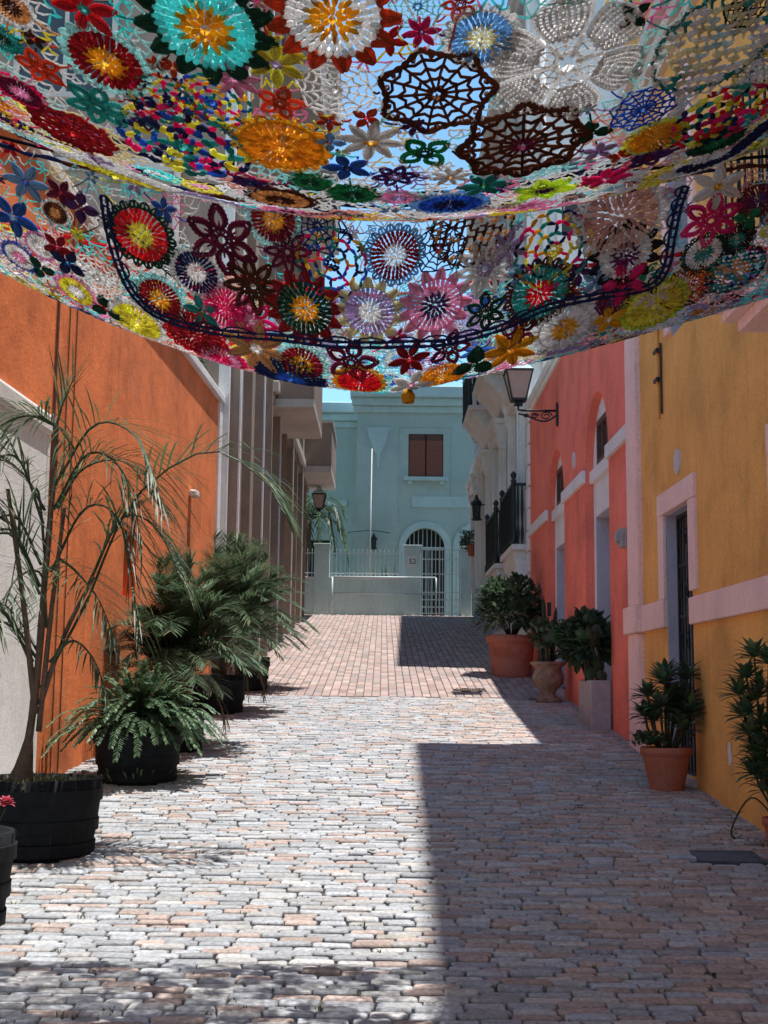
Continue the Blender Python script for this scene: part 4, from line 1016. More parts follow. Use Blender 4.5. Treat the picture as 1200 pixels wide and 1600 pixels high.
# oleander-like plant at the right edge, its pot standing by the yellow wall
hx, hy = 2.27, 7.42; hz = gz(7.5)
t5 = thing('potted_shrub', 'leggy plant with whorls of narrow leaves and trailing stem before the yellow wall', 'potted plant', (hx, hy, hz))
terracotta(t5, hx+.02, hy-.02, hz, .09, .125, .24)
for (tip, n) in (((-.16, .05, 1.02), 26), ((-.06, -.05, 1.10), 26), ((-.20, -.02, .80), 24), ((-.10, .06, .90), 24), ((-.13, -.06, .62), 22), ((-.02, .02, .70), 22), ((-.14, .0, .48), 20), ((.02, -.08, .92), 22), ((-.12, .02, 1.14), 26), ((-.20, .06, .92), 24), ((-.02, -.1, .82), 24), ((-.18, -.06, .70), 24), ((-.08, .1, .56), 22)):
    q = MB(); b = Vector((hx, hy, hz+.2)); p = Vector((hx+tip[0], hy+tip[1], hz+tip[2])); q.tube(bez([b, b.lerp(p, .5)+Vector((-.03, .02, .05)), p], 7), [.011, .010, .009, .008, .008, .007, .006, .005], 6, (.10, .085, .05))
    for f in (.55, .8): rosette(q, b.lerp(p, f)+Vector((-.03*(1-f), 0, .03)), p-b, 9, .13, .018, GRN)
    rosette(q, p, p-b, n, .15, .020, GRN); build('leafy_stem', q, 'leaf', t5)
q = MB(); C = bez([(hx-.02, hy, hz+.22), (hx-.13, hy+.12, hz+.34), (hx-.18, hy+.35, hz+.16), (hx-.10, hy+.62, hz+.05), (hx+.02, hy+.55, hz+.025), (hx+.06, hy+.40, hz+.03)], 24)
q.tube(C, .006, 5, (.10, .085, .05))
for k in (8, 12, 15, 18, 20, 22):
    for s in (-1, 1): leafy(q, C[k], Vector((s*.6, U(-.3, .3), .5)), .06, .014, RNG.choice([(.10, .14, .05), (.07, .11, .05)]))
build('trailing_stem', q, 'leaf', t5)

# plants behind the garden wall and on the roof
ag = thing('agave', 'dark spiky agave behind the garden wall railings', 'plant', (.1, 36.2, 3.5))
for k in range(22):
    an = k*2.4; e = k/22; q = MB(); blade(q, Vector((.1, 36.2, 3.5)), Vector((math.cos(an)*(1-.8*e), math.sin(an)*(1-.8*e), .9+e)), U(1.2, 1.75), .05, .25, RNG.choice(DG), 4); build('leaf', q, 'leaf', ag)
gp = thing('garden_palm', 'palm growing behind the garden wall beside the taupe building corner', 'palm tree', (-2.35, 38.2, 3.5))
q = MB(); q.tube(bez([(-2.35, 38.2, 3.4), (-2.3, 38.2, 5), (-2.25, 38.2, 6.6)], 8), [.13, .12, .11, .10, .10, .10, .09, .09, .08], 9); build('trunk', q, 'bark', gp, smooth=True)
for i in range(22):
    an = i*2.4; ca, sa = math.cos(an), math.sin(an); e = (i+.5)/22; b = Vector((-2.25, 38.2, 6.6)); L = U(.95, 1.25)
    pts = [b, b+Vector((ca*L*.35, sa*L*.35, .65*(1-e))), b+Vector((ca*L*.8, sa*L*.8, .5-.8*e)), b+Vector((ca*L, sa*L, .1-1.4*e))]
    build('frond', frond(pts, 26, .5, .018, .9, DG, 50, .1, .014), 'leaf', gp)
hf = thing('hanging_flowerpot', 'little red flowerpot with trailing greenery fixed to the townhouse wall', 'flowerpot', (2.28, 32.9, 4.95))
q = MB(); q.lathe(2.28, 32.9, [(.09, 4.95), (.14, 5.2), (.145, 5.23), (.12, 5.23)], 14); build('pot', q, 'terracotta', hf)
q = MB(); q.tube([(2.28, 32.9, 5.2), (2.42, 32.9, 5.25)], .012, 5); build('holder', q, 'iron', hf)
q = MB()
for i in range(260): leafy(q, Vector((2.22+U(-.22, .16), 32.9+U(-.2, .2), 5.2+U(-.12, .42))), Vector((U(-1, 1), U(-1, 1), U(-.8, .8))), .09, .025, RNG.choice(DG))
build('foliage', q, 'leaf', hf, kind='stuff')
rs = thing('roof_shrub', 'dark green shrub growing behind the coping of the orange house', 'shrub', (-2.72, 16.6, 5.38))
shrub(rs, -2.75, 16.6, 5.40, .34, .45, 900, .12, .03, DG, .2, clumps=14)
rsp = MB(); rsp.lathe(-2.75, 16.6, [(.13, 5.38), (.18, 5.62), (.15, 5.62)], 16); build('pot', rsp, 'terracotta', rs)
def sprig(mb, x, y):
    z = gz(y)-.012
    for k in range(RNG.randint(4, 10)): blade(mb, Vector((x+U(-.03, .03), y+U(-.012, .012), z)), Vector((U(-1, 1), U(-1, 1), U(.5, 1.5))), U(.012, .036), U(.002, .005), U(.2, 1), RNG.choice([(.07, .10, .045), (.10, .12, .05), (.05, .08, .035)]), 2)
q = MB()
for i in range(360):
    e = U(0, 1); yy = 4.4+e*e*9; xx = U(-2.2, 2.3)
    if i % 3 == 0: xx = U(-2.1, -.9)
    sprig(q, xx, yy)
for i in range(160): yy = U(5, 16); sprig(q, 2.36+U(-.03, .02) if i % 2 else -2.42+.039*(yy-10.8)+.06+U(-.03, .05), yy)
build('joint_weeds', q, 'leaf', kind='stuff'); tag(bpy.data.objects['joint_weeds'], 'tiny weeds and grass tufts in the joints between the cobbles', 'weeds')
for (lx, ly, lb) in ((1.375, 9.06, 'dark curled dead leaf lying on the shaded cobbles'), (-.05, 7.55, 'tiny dark dead leaf lying on the sunlit cobbles')):
    q = MB(); zz = gz(ly)+.012; s = 1 if lx > 1 else .7
    for k in range(5):
        an = k*1.25; leafy(q, Vector((lx, ly, zz)), Vector((math.cos(an), math.sin(an), .25)), .045*s, .02*s, (.02, .018, .016), .6)
    tag(build('dead_leaf', q, 'leaf', loc=(lx, ly, zz)), lb, 'leaf', 'dead leaves on the cobbles')

q = MB()
for i in range(520):                                  # dry litter along the wall feet and round the pots
    yy = U(4.6, 19)
    k = i % 4
    xx = 2.38-abs(RNG.gauss(0, .07)) if k < 2 else (-2.40+.039*(yy-10.8)+abs(RNG.gauss(0, .10)) if k == 2 else U(-2.2, 2.2))
    c = RNG.choice([(.13, .09, .05), (.09, .065, .045), (.20, .15, .09), (.06, .05, .04), (.10, .12, .05)])
    leafy(q, Vector((xx, yy, gz(yy)+.006)), Vector((U(-1, 1), U(-1, 1), U(0, .25))), U(.012, .035), U(.004, .009), c, .6)
build('leaf_litter', q, 'leaf', kind='stuff'); tag(bpy.data.objects['leaf_litter'], 'dry leaf crumbs and litter along the foot of the walls', 'litter')

# ------------------------------------------------------------------ crochet canopies
PAL = {k: tuple(min(.94, 1.65*q+.022) for q in hexc(v)) for k, v in dict(w='ece8e0', c='e2d8c4', o='ee9420', y='dcbb48', g='cf8c22', r='b81f2c', R='861520', m='641a3c', p='ea8aa6', k='c8246c', u='4c2860', l='9c8cac', n='1c2754', b='2758a0', s='6c96b8', a='9accdc', t='2a8480', q='58cccc', G='0f4030', e='1c7048', L='a8bc42', B='4e2a1a', T='b08a5e', x='ac4426', S='ea9c92', h='bcc0c2', K='1a1c22', P='f2bea0', M='b0dcc4').items()}
def zA(X, Y): return 2.88 + .367*(Y-3.15)**2 + np.where(X < 0, .21, .19)*X*X
def zB(X, Y):
    a_ = np.abs(X); rope = 1.685 + np.where(X < 0, .233*a_**1.67, .245*a_**1.22) - .08*a_*a_; t = np.clip((Y-4.9)/.5, -1, 1)
    return 1.6 + rope - .54*np.clip(1-(X/2.6)**2, 0, None)*(1-t*t)
SHEET = {}
for nm_, f, y0, y1 in (('A', zA, 1.9, 4.15), ('B', zB, 4.4, 5.4)):
    Ys = np.linspace(y0-.15, y1+.15, 400); Z = f(np.zeros(400), Ys); S = np.concatenate([[0], np.cumsum(np.hypot(np.diff(Ys), np.diff(Z)))])
    SHEET[nm_] = (f, Ys, S, y0, y1)
class Yarn:
    """collects yarn strokes (polylines with thickness) in a flat motif and lays them on the hanging sheet"""
    def __init__(s): s.b = {}
    def st(s, pts, r, c, h=0.):
        pts = np.asarray(pts, float); K = len(pts)
        if pts.shape[1] == 2: pts = np.hstack([pts, np.full((K, 1), h)])
        r = np.full(K, r) if np.isscalar(r) else np.asarray(r, float)
        if K >= 5:                                   # a chain of stitches, not a smooth pipe
            t = np.linspace(0, K-1, 2*K-1); pts = np.stack([np.interp(t, np.arange(K), pts[:, j]) for j in range(3)], -1)
            r = np.interp(t, np.arange(K), r)*np.where(np.arange(2*K-1) % 2, 1.22, .74); K = 2*K-1
        s.b.setdefault(K, []).append((pts, r, c))
def yarn_mesh(y, sheet, X0, Y0, R, rot, mb, shade=1.0, sides=5):
    f, Ys, S, ya, yb_ = SHEET[sheet]; s0 = np.interp(Y0, Ys, S)
    zx = (float(f(np.array(X0+.01), np.array(Y0)))-float(f(np.array(X0-.01), np.array(Y0))))/.02; kx = 1/math.sqrt(1+zx*zx)
    cr, sr = math.cos(rot), math.sin(rot)
    for K, L in y.b.items():
        P = np.array([l[0] for l in L])*R; Rr = np.array([l[1] for l in L])*R
        a = P[..., 0]*cr-P[..., 1]*sr; b = P[..., 0]*sr+P[..., 1]*cr
        X = X0+a*kx; Yv = np.interp(s0+b, S, Ys); W = np.stack([X, Yv, f(X, Yv)+P[..., 2]], -1)
        Tn = np.empty_like(W); Tn[:, 1:-1] = W[:, 2:]-W[:, :-2]; Tn[:, 0] = W[:, 1]-W[:, 0]; Tn[:, -1] = W[:, -1]-W[:, -2]
        Tn /= np.linalg.norm(Tn, axis=-1, keepdims=True)+1e-9
        ref = np.array([.13, .30, .94]); A = np.cross(Tn, ref); A /= np.linalg.norm(A, axis=-1, keepdims=True)+1e-9; B = np.cross(A, Tn)
        an = np.arange(sides)*2*math.pi/sides
        V = W[:, :, None, :] + (A[:, :, None, :]*np.cos(an)[:, None] + B[:, :, None, :]*np.sin(an)[:, None])*Rr[:, :, None, None]
        n = len(L); o = len(mb.v)
        mb.v.extend(map(tuple, V.reshape(-1, 3).tolist()))
        base = []
        for i in range(K-1):
            for k in range(sides):
                k2 = (k+1) % sides; base.append((i*sides+k, i*sides+k2, (i+1)*sides+k2, (i+1)*sides+k))
        base = np.array(base); q = (base[None]+(o+np.arange(n)*K*sides)[:, None, None]).reshape(-1, 4); mb.f.extend(map(tuple, q.tolist()))
        mb.usecol = True
        for l in L:
            c = PAL[l[2]]; j = U(.70, 1.35)*shade; mb.c.extend([(min(1, c[0]*j), min(1, c[1]*j), min(1, c[2]*j))]*(K*sides))
def pol(r, t): return (r*math.cos(t), r*math.sin(t))
J = lambda: U(-.018, .018)
def puff(y, r0, r1, t, th, c, h=0.):
    """one fat stitch from r0 to r1"""
    a, m_, b = pol(r0, t), pol((r0+r1)/2, t+U(-.02, .02)), pol(r1, t)
    y.st([a, m_, b], [th*.5, th, th*.55], c, h)
def ring(y, r, n, th, c, bulge=0., h=0., ph=0.):
    M = max(12, n*4) if bulge else max(14, n)
    y.st([pol(r*(1+bulge*abs(math.sin(n*(2*math.pi*k/M+ph)/2))), 2*math.pi*k/M+ph) for k in range(M+1)], th, c, h)
def dots(y, rmax, c, th=.075):
    y.st([(-.02, 0, -.03), (0, .01, -.05), (.03, 0, -.03)], [th, th*1.2, th], c)
    r = .10
    while r < rmax-.02:
        n = max(5, int(2*math.pi*(r+.07)/(th*2.0)))
        for k in range(n): puff(y, r-.03, min(rmax+.03, r+.13), 2*math.pi*k/n+r*3, th*.92, c, U(-.03, 0))
        r += .14
def m_disc(cs, spiky=False):
    c0, c1 = cs[0], cs[1]; c2 = cs[2] if len(cs) > 2 else c1; out = []
    e = .80; y = Yarn()
    if spiky:
        n = 13
        for k in range(n):
            t = 2*math.pi*k/n
            for d in (-.17, -.06, .06, .17): y.st([pol(.76, t+d), pol(.90, t+d*.7), pol(1.10+J(), t+d*.15)], [.045, .06, .04], c2)
        ring(y, .80, 26, .045, c2)
    else:
        n = RNG.randint(17, 22)
        for k in range(n):
            t = 2*math.pi*k/n; dt = math.pi/n
            y.st([pol(.80, t-dt), pol(.95, t-dt*.6), pol(1.0+J(), t), pol(.95, t+dt*.6), pol(.80, t+dt)], .036, c2)
            y.st([pol(.77, t), pol(.88, t), pol(.97, t)], .04, c2)
        ring(y, .80, 26, .04, c2)
    out.append(('border', y)); y = Yarn()
    for j, (r0, r1, th) in enumerate(((.34, .50, .058), (.46, .64, .062), (.60, .80, .066))):
        n = int(2*math.pi*(r0+r1)/2/(th*2.05))
        for k in range(n): puff(y, r0, r1, 2*math.pi*(k+.5*(j % 2))/n+J(), th, c1, U(-.02, .0))
    out.append(('ring', y)); y = Yarn(); dots(y, .35, c0, .062)
    for k in range(13): puff(y, .30, .47, 2*math.pi*k/13+.1, .048, c0, -.035)
    out.append(('center', y)); return out
def petal_pts(t, w, r0, r1, n=9, sharp=.75):
    L = []
    for s in (-1, 1):
        seq = range(n) if s < 0 else range(n-1, -1, -1)
        for k in seq:
            f = k/(n-1); L.append(pol(r0+(r1-r0)*f, t + s*w*(math.sin(math.pi*f**sharp))*(1.0/(r0+(r1-r0)*f+.25))))
    return L
def m_flower(n, cs):
    c1, c0 = cs[0], cs[1]; y = Yarn(); w = math.pi/n*.80
    for k in range(n):
        t = 2*math.pi*k/n+J()*2; hh = U(-.05, .03)
        y.st(petal_pts(t, w*.62, .16, 1.0+J()), .055, c1, hh)
        nf = 5 if n < 7 else 3
        for j in range(nf):
            e = (j-(nf-1)/2)/nf*1.5
            y.st([pol(.2, t+e*w*.4), pol(.5, t+e*w*.75), pol(.70, t+e*w*.55), pol(.93-.16*abs(e), t+e*w*.25)], [.05, .085*5/max(4, n)+.02, .08*5/max(4, n)+.02, .045], c1, hh)
    z = Yarn(); dots(z, .22, c0, .062); return [('petals', y), ('center', z)]
def m_open(n, cs):
    c1, c0 = cs[0], cs[1]; y = Yarn(); w = math.pi/n*.85; th = .062
    for k in range(n):
        t = 2*math.pi*k/n+J(); hh = U(-.03, .02)
        y.st(petal_pts(t, w*.72, .28, 1.0+J()), th, c1, hh); y.st(petal_pts(t, w*.50, .30, .86+J()), th*.75, c1, hh-.01)
        y.st([pol(.15, t), pol(.34, t), pol(.52, t)], [th*.8, th*.6, th*.4], c1, hh)
    z = Yarn(); ring(z, .27, 14, .05, c0); ring(z, .14, 12, .045, c0, h=-.03)
    for k in range(n*2): z.st([pol(.12, k*math.pi/n), pol(.27, k*math.pi/n)], .03, c0)
    return [('petals', y), ('center', z)]
def m_web(n, cs):
    c1, c0 = cs[0], cs[1]; y = Yarn(); th = .026
    for k in range(2*n):
        t = math.pi*k/n; y.st([pol(.08, t), pol(.45, t+J()*2), pol(.98 if k % 2 == 0 else .84, t+J())], th, c1)
    for r, b in ((.36, -.10), (.60, -.14), (.80, -.10)):
        M = 2*n
        for k in range(M):
            t0, t1 = math.pi*k/n, math.pi*(k+1)/n; rr = r*(1.05 if k % 2 else .97); r2 = r*(.97 if k % 2 else 1.05)
            y.st([pol(rr, t0), pol(r*(1+b), (t0+t1)/2), pol(r2, t1)], th*1.1, c1)
    bd = Yarn()
    for k in range(n):
        t0, t1 = 2*math.pi*k/n, 2*math.pi*(k+1)/n
        bd.st([pol(1.0, t0), pol(.86, t0*.7+t1*.3), pol(.82, (t0+t1)/2), pol(.86, t0*.3+t1*.7), pol(1.0, t1)], .05 if c1 in 'BRG' else .03, c1)
        if c1 in 'BR':
            for d in (.2, .4, .6, .8): bd.st([pol(.80, t0+(t1-t0)*d-.03), pol(.92-.12*math.sin(math.pi*d)+J(), t0+(t1-t0)*d+.03)], .045, c1)
    z = Yarn(); dots(z, .16, c0, .055); return [('net', y), ('border', bd), ('center', z)]
def m_multi(n, cs):
    y = Yarn(); ci = 0
    rows = [(.20, n-2), (.45, n+1), (.72, n+4), (.98, n+7)]
    for ri, (r, m_) in enumerate(rows):
        for k in range(m_):
            t0, t1 = 2*math.pi*k/m_+ri, 2*math.pi*(k+1)/m_+ri
            for h in range(2):
                a_ = t0+(t1-t0)*h/2; b_ = t0+(t1-t0)*(h+1)/2
                y.st([pol(r*(1+.08*h), a_), pol(r*1.06, (a_+b_)/2), pol(r*(1.08-.08*h), b_)], [.035, .062, .035], cs[(ci//2) % len(cs)], U(-.04, .02)); ci += 1
            if ri < 3:
                tm = (t0+t1)/2; r2 = rows[ri+1][0]
                y.st([pol(r, tm), pol((r+r2)/2, tm+.08), pol(r2, tm+.03)], [.032, .052, .032], cs[(ci//3) % len(cs)], U(-.03, .02)); ci += 1
    z = Yarn(); dots(z, .14, cs[0], .06); return [('net', y), ('center', z)]
def m_pastel(n, cs):
    y = Yarn(); rows = 11
    for i in range(rows):
        v = -.95+1.9*i/(rows-1); half = math.sqrt(max(.05, 1.05-v*v)); m_ = int(13*half)
        for k in range(m_):
            u = -half+2*half*(k+.5*(i % 2)+.25)/m_
            if U(0, 1) < .16: continue
            c = cs[min(len(cs)-1, int((abs(v)*.6+abs(u)*.5+U(-.25, .25))*len(cs)) % len(cs))]
            y.st([(u-.10, v+J()), (u, v+.045), (u+.10, v+J())], [.03, .055, .03], c, U(-.03, .02))
            y.st([(u, v), (u+J(), v+.10), (u+.04, v+.19)], .026, c)
    ring(y, .97, 18, .03, cs[-1], .07); return [('mesh', y)]
def m_cream(n, cs):
    c = cs[0]; y = Yarn()
    for k in range(n):
        t = 2*math.pi*k/n+.22; d = np.array(pol(1, t)); s = np.array([-d[1], d[0]])
        for i in range(13):
            f = i/12; r = .42+.60*f; hw = (.13+.22*math.sin(math.pi*min(1, f*.62+.08))) * (1 if f < .72 else max(.05, 1-((f-.72)/.30)**1.3))
            m_ = max(3, int(hw/.035))
            for j in range(m_):
                u = -hw+2*hw*(j+.5)/m_; p = d*r+s*u; pf = abs(u) < .06 and i % 2 == 0
                y.st([p-d*.03, p+d*.005, p+d*.035], [.022, .05 if pf else .024, .022], c, -.035 if pf else 0)
            y.st([d*r-s*hw, d*r+s*0+d*.01, d*r+s*hw], .014, c)
        ol = [d*(.42+.62*f)+s*sg*(.14+.23*math.sin(math.pi*min(1, f*.62+.08)))*(1 if f < .72 else max(.02, 1-((f-.72)/.30)**1.3)) for sg, seq in ((-1, [i/10 for i in range(11)]), (1, [1-i/10 for i in range(11)])) for f in seq]
        y.st(ol, .022, c)
    z = Yarn(); ring(z, .44, 18, .018, c, .04); ring(z, .16, 12, .03, c)
    for k in range(n):
        t = 2*math.pi*k/n-.3
        z.st([pol(.1, t), pol(.28, t), pol(.44, t)], .03, c); cc = np.array(pol(.30, t+.52))
        for q_ in range(5):
            a_ = q_*1.256; z.st([cc, cc+np.array(pol(.13, a_+.2))], .012, c)
        M = 11; z.st([cc+np.array(pol(.125, a_*2*math.pi/M)) for a_ in range(M+1)], .014, c)
    dots(z, .12, c, .05); return [('petals', y), ('web', z)]
def make_motif(t, cs):
    k = t[0]; n = int(t[1:]) if len(t) > 1 else 0
    return m_disc(cs) if k == 'D' else m_disc(cs, True) if k == 'P' else m_flower(n, cs) if k == 'F' else m_open(n, cs) if k == 'O' else m_web(n, cs) if k == 'W' else m_multi(n, cs) if k == 'X' else m_pastel(n, cs) if k == 'N' else m_cream(n, cs)
NAMES = dict(D='crochet_doily', P='crochet_doily', F='crochet_flower', O='crochet_flower', W='crochet_web', X='crochet_net', N='crochet_mesh', C='crochet_flower')
MOTIFS = '''A -0.85 2.70 0.054 D BTc
A -0.90 2.82 0.042 D Gt
A -0.82 2.78 0.032 F5 Bx
A -0.67 2.64 0.074 F6 rt
A -0.65 2.78 0.104 D oRa
A -0.40 2.62 0.134 P oqG
A -0.12 2.56 0.122 P ohx
A -0.83 2.88 0.061 O5 xx
A -0.92 3.03 0.067 D pmk
A -0.49 2.75 0.032 F5 xT
A -0.35 2.75 0.058 F8 pp
A -0.25 2.69 0.066 F6 yl
A -0.71 2.97 0.083 O6 tt
A -0.82 3.17 0.115 W9 Rr
A -0.52 2.87 0.079 X7 nyktx
A -0.41 2.84 0.078 X7 btyko
A -0.51 3.05 0.145 X9 tynkb
A -0.59 2.98 0.040 O5 um
A -0.25 2.81 0.056 O5 xx
A -0.26 2.98 0.116 D ggo
A -0.12 2.75 0.086 W6 cc
A -0.14 2.86 0.033 F5 xn
A -0.05 2.84 0.037 F4 xr
A -0.14 2.94 0.038 F4 su
A -0.04 2.93 0.079 F8 wo
A -0.10 3.06 0.061 F5 bn
A -0.20 3.16 0.052 D Ge
A -0.36 3.22 0.045 D nu
A -0.80 3.61 0.171 D yyc
A -0.54 3.64 0.100 D pcM
A -0.29 3.33 0.092 D BTB
A -0.09 3.23 0.068 D Ge
A 0.03 3.25 0.052 D lpp
A 0.17 3.32 0.100 D nbs
A 0.07 2.59 0.041 F6 km
A 0.00 2.61 0.039 F5 rx
A 0.06 2.53 0.057 W6 as
A 0.20 2.61 0.079 D Psh
A 0.11 2.76 0.128 W7 BB
A 0.40 2.70 0.169 C6 cc
A 0.74 2.73 0.130 N8 MPwt
A 0.33 2.97 0.152 W8 Bm
A 0.61 2.90 0.081 W8 bb
A 0.83 3.03 0.114 X8 knyrt
A 0.50 2.96 0.049 F3 GG
A 0.67 3.05 0.079 D ggy
A 0.86 3.19 0.075 D eG
A 0.06 2.87 0.034 F5 ul
A 0.09 2.98 0.068 O4 eG
A 0.02 3.10 0.057 O6 ul
A 0.16 3.11 0.051 F8 cT
A 0.25 3.18 0.067 F6 te
A 0.42 3.27 0.082 O6 Lu
A 0.53 3.06 0.046 F5 lu
A 0.59 3.11 0.036 F4 xr
A 0.68 3.17 0.060 O5 um
A 0.58 3.26 0.075 F7 kp
A 0.88 3.40 0.116 D uhw
A 1.02 3.44 0.052 D GL
A 0.53 2.60 0.039 F4 Gt
A 0.79 2.65 0.053 W6 GG
A 0.15 2.53 0.038 O5 xx
A -0.26 2.63 0.029 F5 yT
A -0.53 2.75 0.025 F5 xB
A 0.89 2.87 0.065 N6 MwP
A -1.02 3.57 0.080 D kmu
A -1.02 3.29 0.058 X5 unyk
B -1.32 4.47 0.085 F6 sb
B -1.39 4.57 0.096 F5 bs
B -1.19 4.47 0.060 F5 mR
B -1.22 4.52 0.054 D TBc
B -1.12 4.49 0.067 F4 um
B -1.23 4.61 0.062 F5 Rk
B -1.20 4.65 0.070 F4 nb
B -1.30 4.63 0.063 D wcp
B -1.32 4.72 0.059 F3 Ge
B -1.09 4.66 0.098 W7 cc
B -0.98 4.50 0.045 W5 GG
B -0.90 4.51 0.122 D yrG
B -0.60 4.48 0.130 O6 mm
B -0.70 4.56 0.096 D wnw
B -0.85 4.66 0.098 D oRa
B -0.49 4.56 0.109 O8 BB
B -0.36 4.48 0.085 O8 mm
B -0.20 4.49 0.112 X7 nokbt
B -0.41 4.43 0.095 D oRa
B -0.25 4.43 0.100 W6 nn
B -0.30 4.59 0.122 P oGR
B -0.60 4.63 0.093 D kkp
B -0.50 4.65 0.093 O7 kp
B -0.69 4.66 0.070 F5 te
B -0.49 4.74 0.130 F8 Tc
B -0.32 4.77 0.098 D oRa
B -0.13 4.73 0.099 O5 mm
B -0.37 4.88 0.134 D bn
B -0.73 4.76 0.119 D RRr
B -0.96 4.80 0.115 D yyc
B -1.08 4.79 0.072 F3 GR
B 0.03 4.47 0.103 D wRs
B 0.19 4.47 0.089 W5 nk
B 0.31 4.44 0.133 N7 BTB
B 0.36 4.52 0.109 O10 hl
B 0.44 4.49 0.074 F7 lu
B 0.18 4.58 0.115 P upp
B 0.37 4.62 0.076 O6 GG
B 0.57 4.60 0.126 D rtB
B 0.61 4.51 0.126 X7 yotnk
B 0.88 4.55 0.118 P uhK
B 0.48 4.55 0.045 F4 su
B 0.71 4.57 0.053 F5 ul
B 0.78 4.60 0.057 F5 sb
B 0.89 4.62 0.097 F5 kR
B 0.85 4.47 0.161 D SSw
B 1.19 4.51 0.113 O6 kk
B 1.20 4.44 0.098 F6 wo
B 1.18 4.59 0.083 D twG
B 1.36 4.48 0.078 D umB
B 0.09 4.72 0.076 F6 Rr
B -0.06 4.58 0.108 P wlP
B 0.24 4.71 0.078 O5 mm
B 0.68 4.73 0.116 D owh
B 0.48 4.77 0.107 F7 og
B 0.34 4.80 0.089 F3 GG
B 1.02 4.73 0.130 D yyL
B 0.85 4.74 0.071 F5 oP
B 1.01 4.67 0.082 F7 wK
B 0.86 4.67 0.070 D um
B 0.50 4.71 0.082 O4 mR
B 0.10 4.86 0.085 F5 wp
B -0.10 4.83 0.097 D rro
B 0.22 4.85 0.085 D og
B -0.64 4.86 0.097 D kpk
B 1.14 4.69 0.094 N5 TxB
B 1.32 4.67 0.105 N5 Ttn
B 1.30 4.57 0.069 D tK
B -0.81 4.45 0.049 F5 bu
B -0.80 4.55 0.057 W5 GG
B 0.09 4.55 0.050 W5 qs
B -0.16 4.56 0.052 W5 lq
B 1.33 4.52 0.056 F3 ee
B -1.40 4.71 0.071 D pwb
B -1.19 4.76 0.083 D wyp'''
can = {'A': thing('crochet_canopy', 'multicoloured crochet canopy with big cream six-petalled flower and large orange-centred doilies', 'canopy', (0, 3.1, 4.0), 'crochet canopies over the street'),
       'B': thing('crochet_canopy', 'multicoloured crochet canopy edged by navy ladder cord with small orange tassel at its lowest point', 'canopy', (0, 4.9, 4.0), 'crochet canopies over the street')}
placed = {'A': [], 'B': []}
def add_motif(sh, X, Y, R, t, cs):
    L = make_motif(t, cs); rot = U(0, 6.28) if t[0] != 'C' else .1; root = None
    for nm2, y in L:
        mb = MB(); yarn_mesh(y, sh, X, Y, R, rot, mb)
        if root is None: root = build(NAMES[t[0]], mb, 'yarn', can[sh], smooth=True)
        else: build(nm2, mb, 'yarn', root, smooth=True)
    f, Ys, S, a, b = SHEET[sh]; placed[sh].append((X, float(np.interp(Y, Ys, S)), R, cs))
for row in MOTIFS.split('\n'):
    sh, X, Y, R, t, cs = row.split(); add_motif(sh, float(X), float(Y), float(R)*(1.10 if t[0] in 'DPWXN' else 1.06), t, cs)
# smaller filler motifs sewn between, and the parts of the canopies beyond the frame
FILL = ['w', 'p', 'q', 'a', 'P', 'M', 'y', 'w', 'S', 'l', 'x', 'r', 'm', 'k', 'u', 'b', 's', 't', 'e', 'G', 'n', 'g', 'o', 'y', 'p', 'l', 'B', 'S', 'w', 'c', 'R', 'h']
BACK = ['q', 'a', 'w', 'M', 'l', 'q', 'a', 'p', 's', 'b']
LEFTB = ['w', 'p', 'S', 'c', 'y', 'x', 'r', 'w']
def fill(sh, tries, cap):
    f, Ys, S, ya, yb_ = SHEET[sh]; cnt = 0; sa, sb = np.interp([ya, yb_], Ys, S)
    for i in range(tries):
        if cnt >= cap: break
        inner = i < tries*.78
        X = U(-1.75, 1.75) if inner else U(-2.32, 2.32); s = U(sa+.02, sb-.02); Y = float(np.interp(s, S, Ys))
        vis = abs(X) < .33*Y
        if sh == 'A' and Y > 3.75 and U(0, 1) < .6: continue
        g = min([math.hypot((X-x)*1.03, s-q)-r*.95 for x, q, r, c in placed[sh]] or [9])
        far = sh == 'B' and Y > 4.95
        rmax = min(g+.010, U(.030, .048) if vis and not far else .085)
        if rmax < (.019 if vis else .045): continue
        R = rmax*U(.9, 1.0)
        pool = (LEFTB if X < -.55 else BACK if X < .75 else FILL) if far else FILL
        c = RNG.choice(pool); c2 = RNG.choice(FILL); t = RNG.choice(['F5', 'F6', 'F4', 'O5', 'O6', 'D', 'F5', 'F7'] if not far else ['D', 'F7', 'W6', 'D', 'N5', 'F8'])
        if R > .06 and not far: t = RNG.choice(['D', 'P', 'F7', 'O8', 'X6', 'W7'])
        cs = (c2 + c + RNG.choice(FILL)) if t in ('D', 'P') and not far else (c + RNG.choice(pool) + c) if t[0] in 'DNX' else c + c2
        add_motif(sh, X, Y, R, t, cs); cnt += 1
    return cnt
print('fillers', fill('A', 9000, 230), fill('B', 9000, 220))
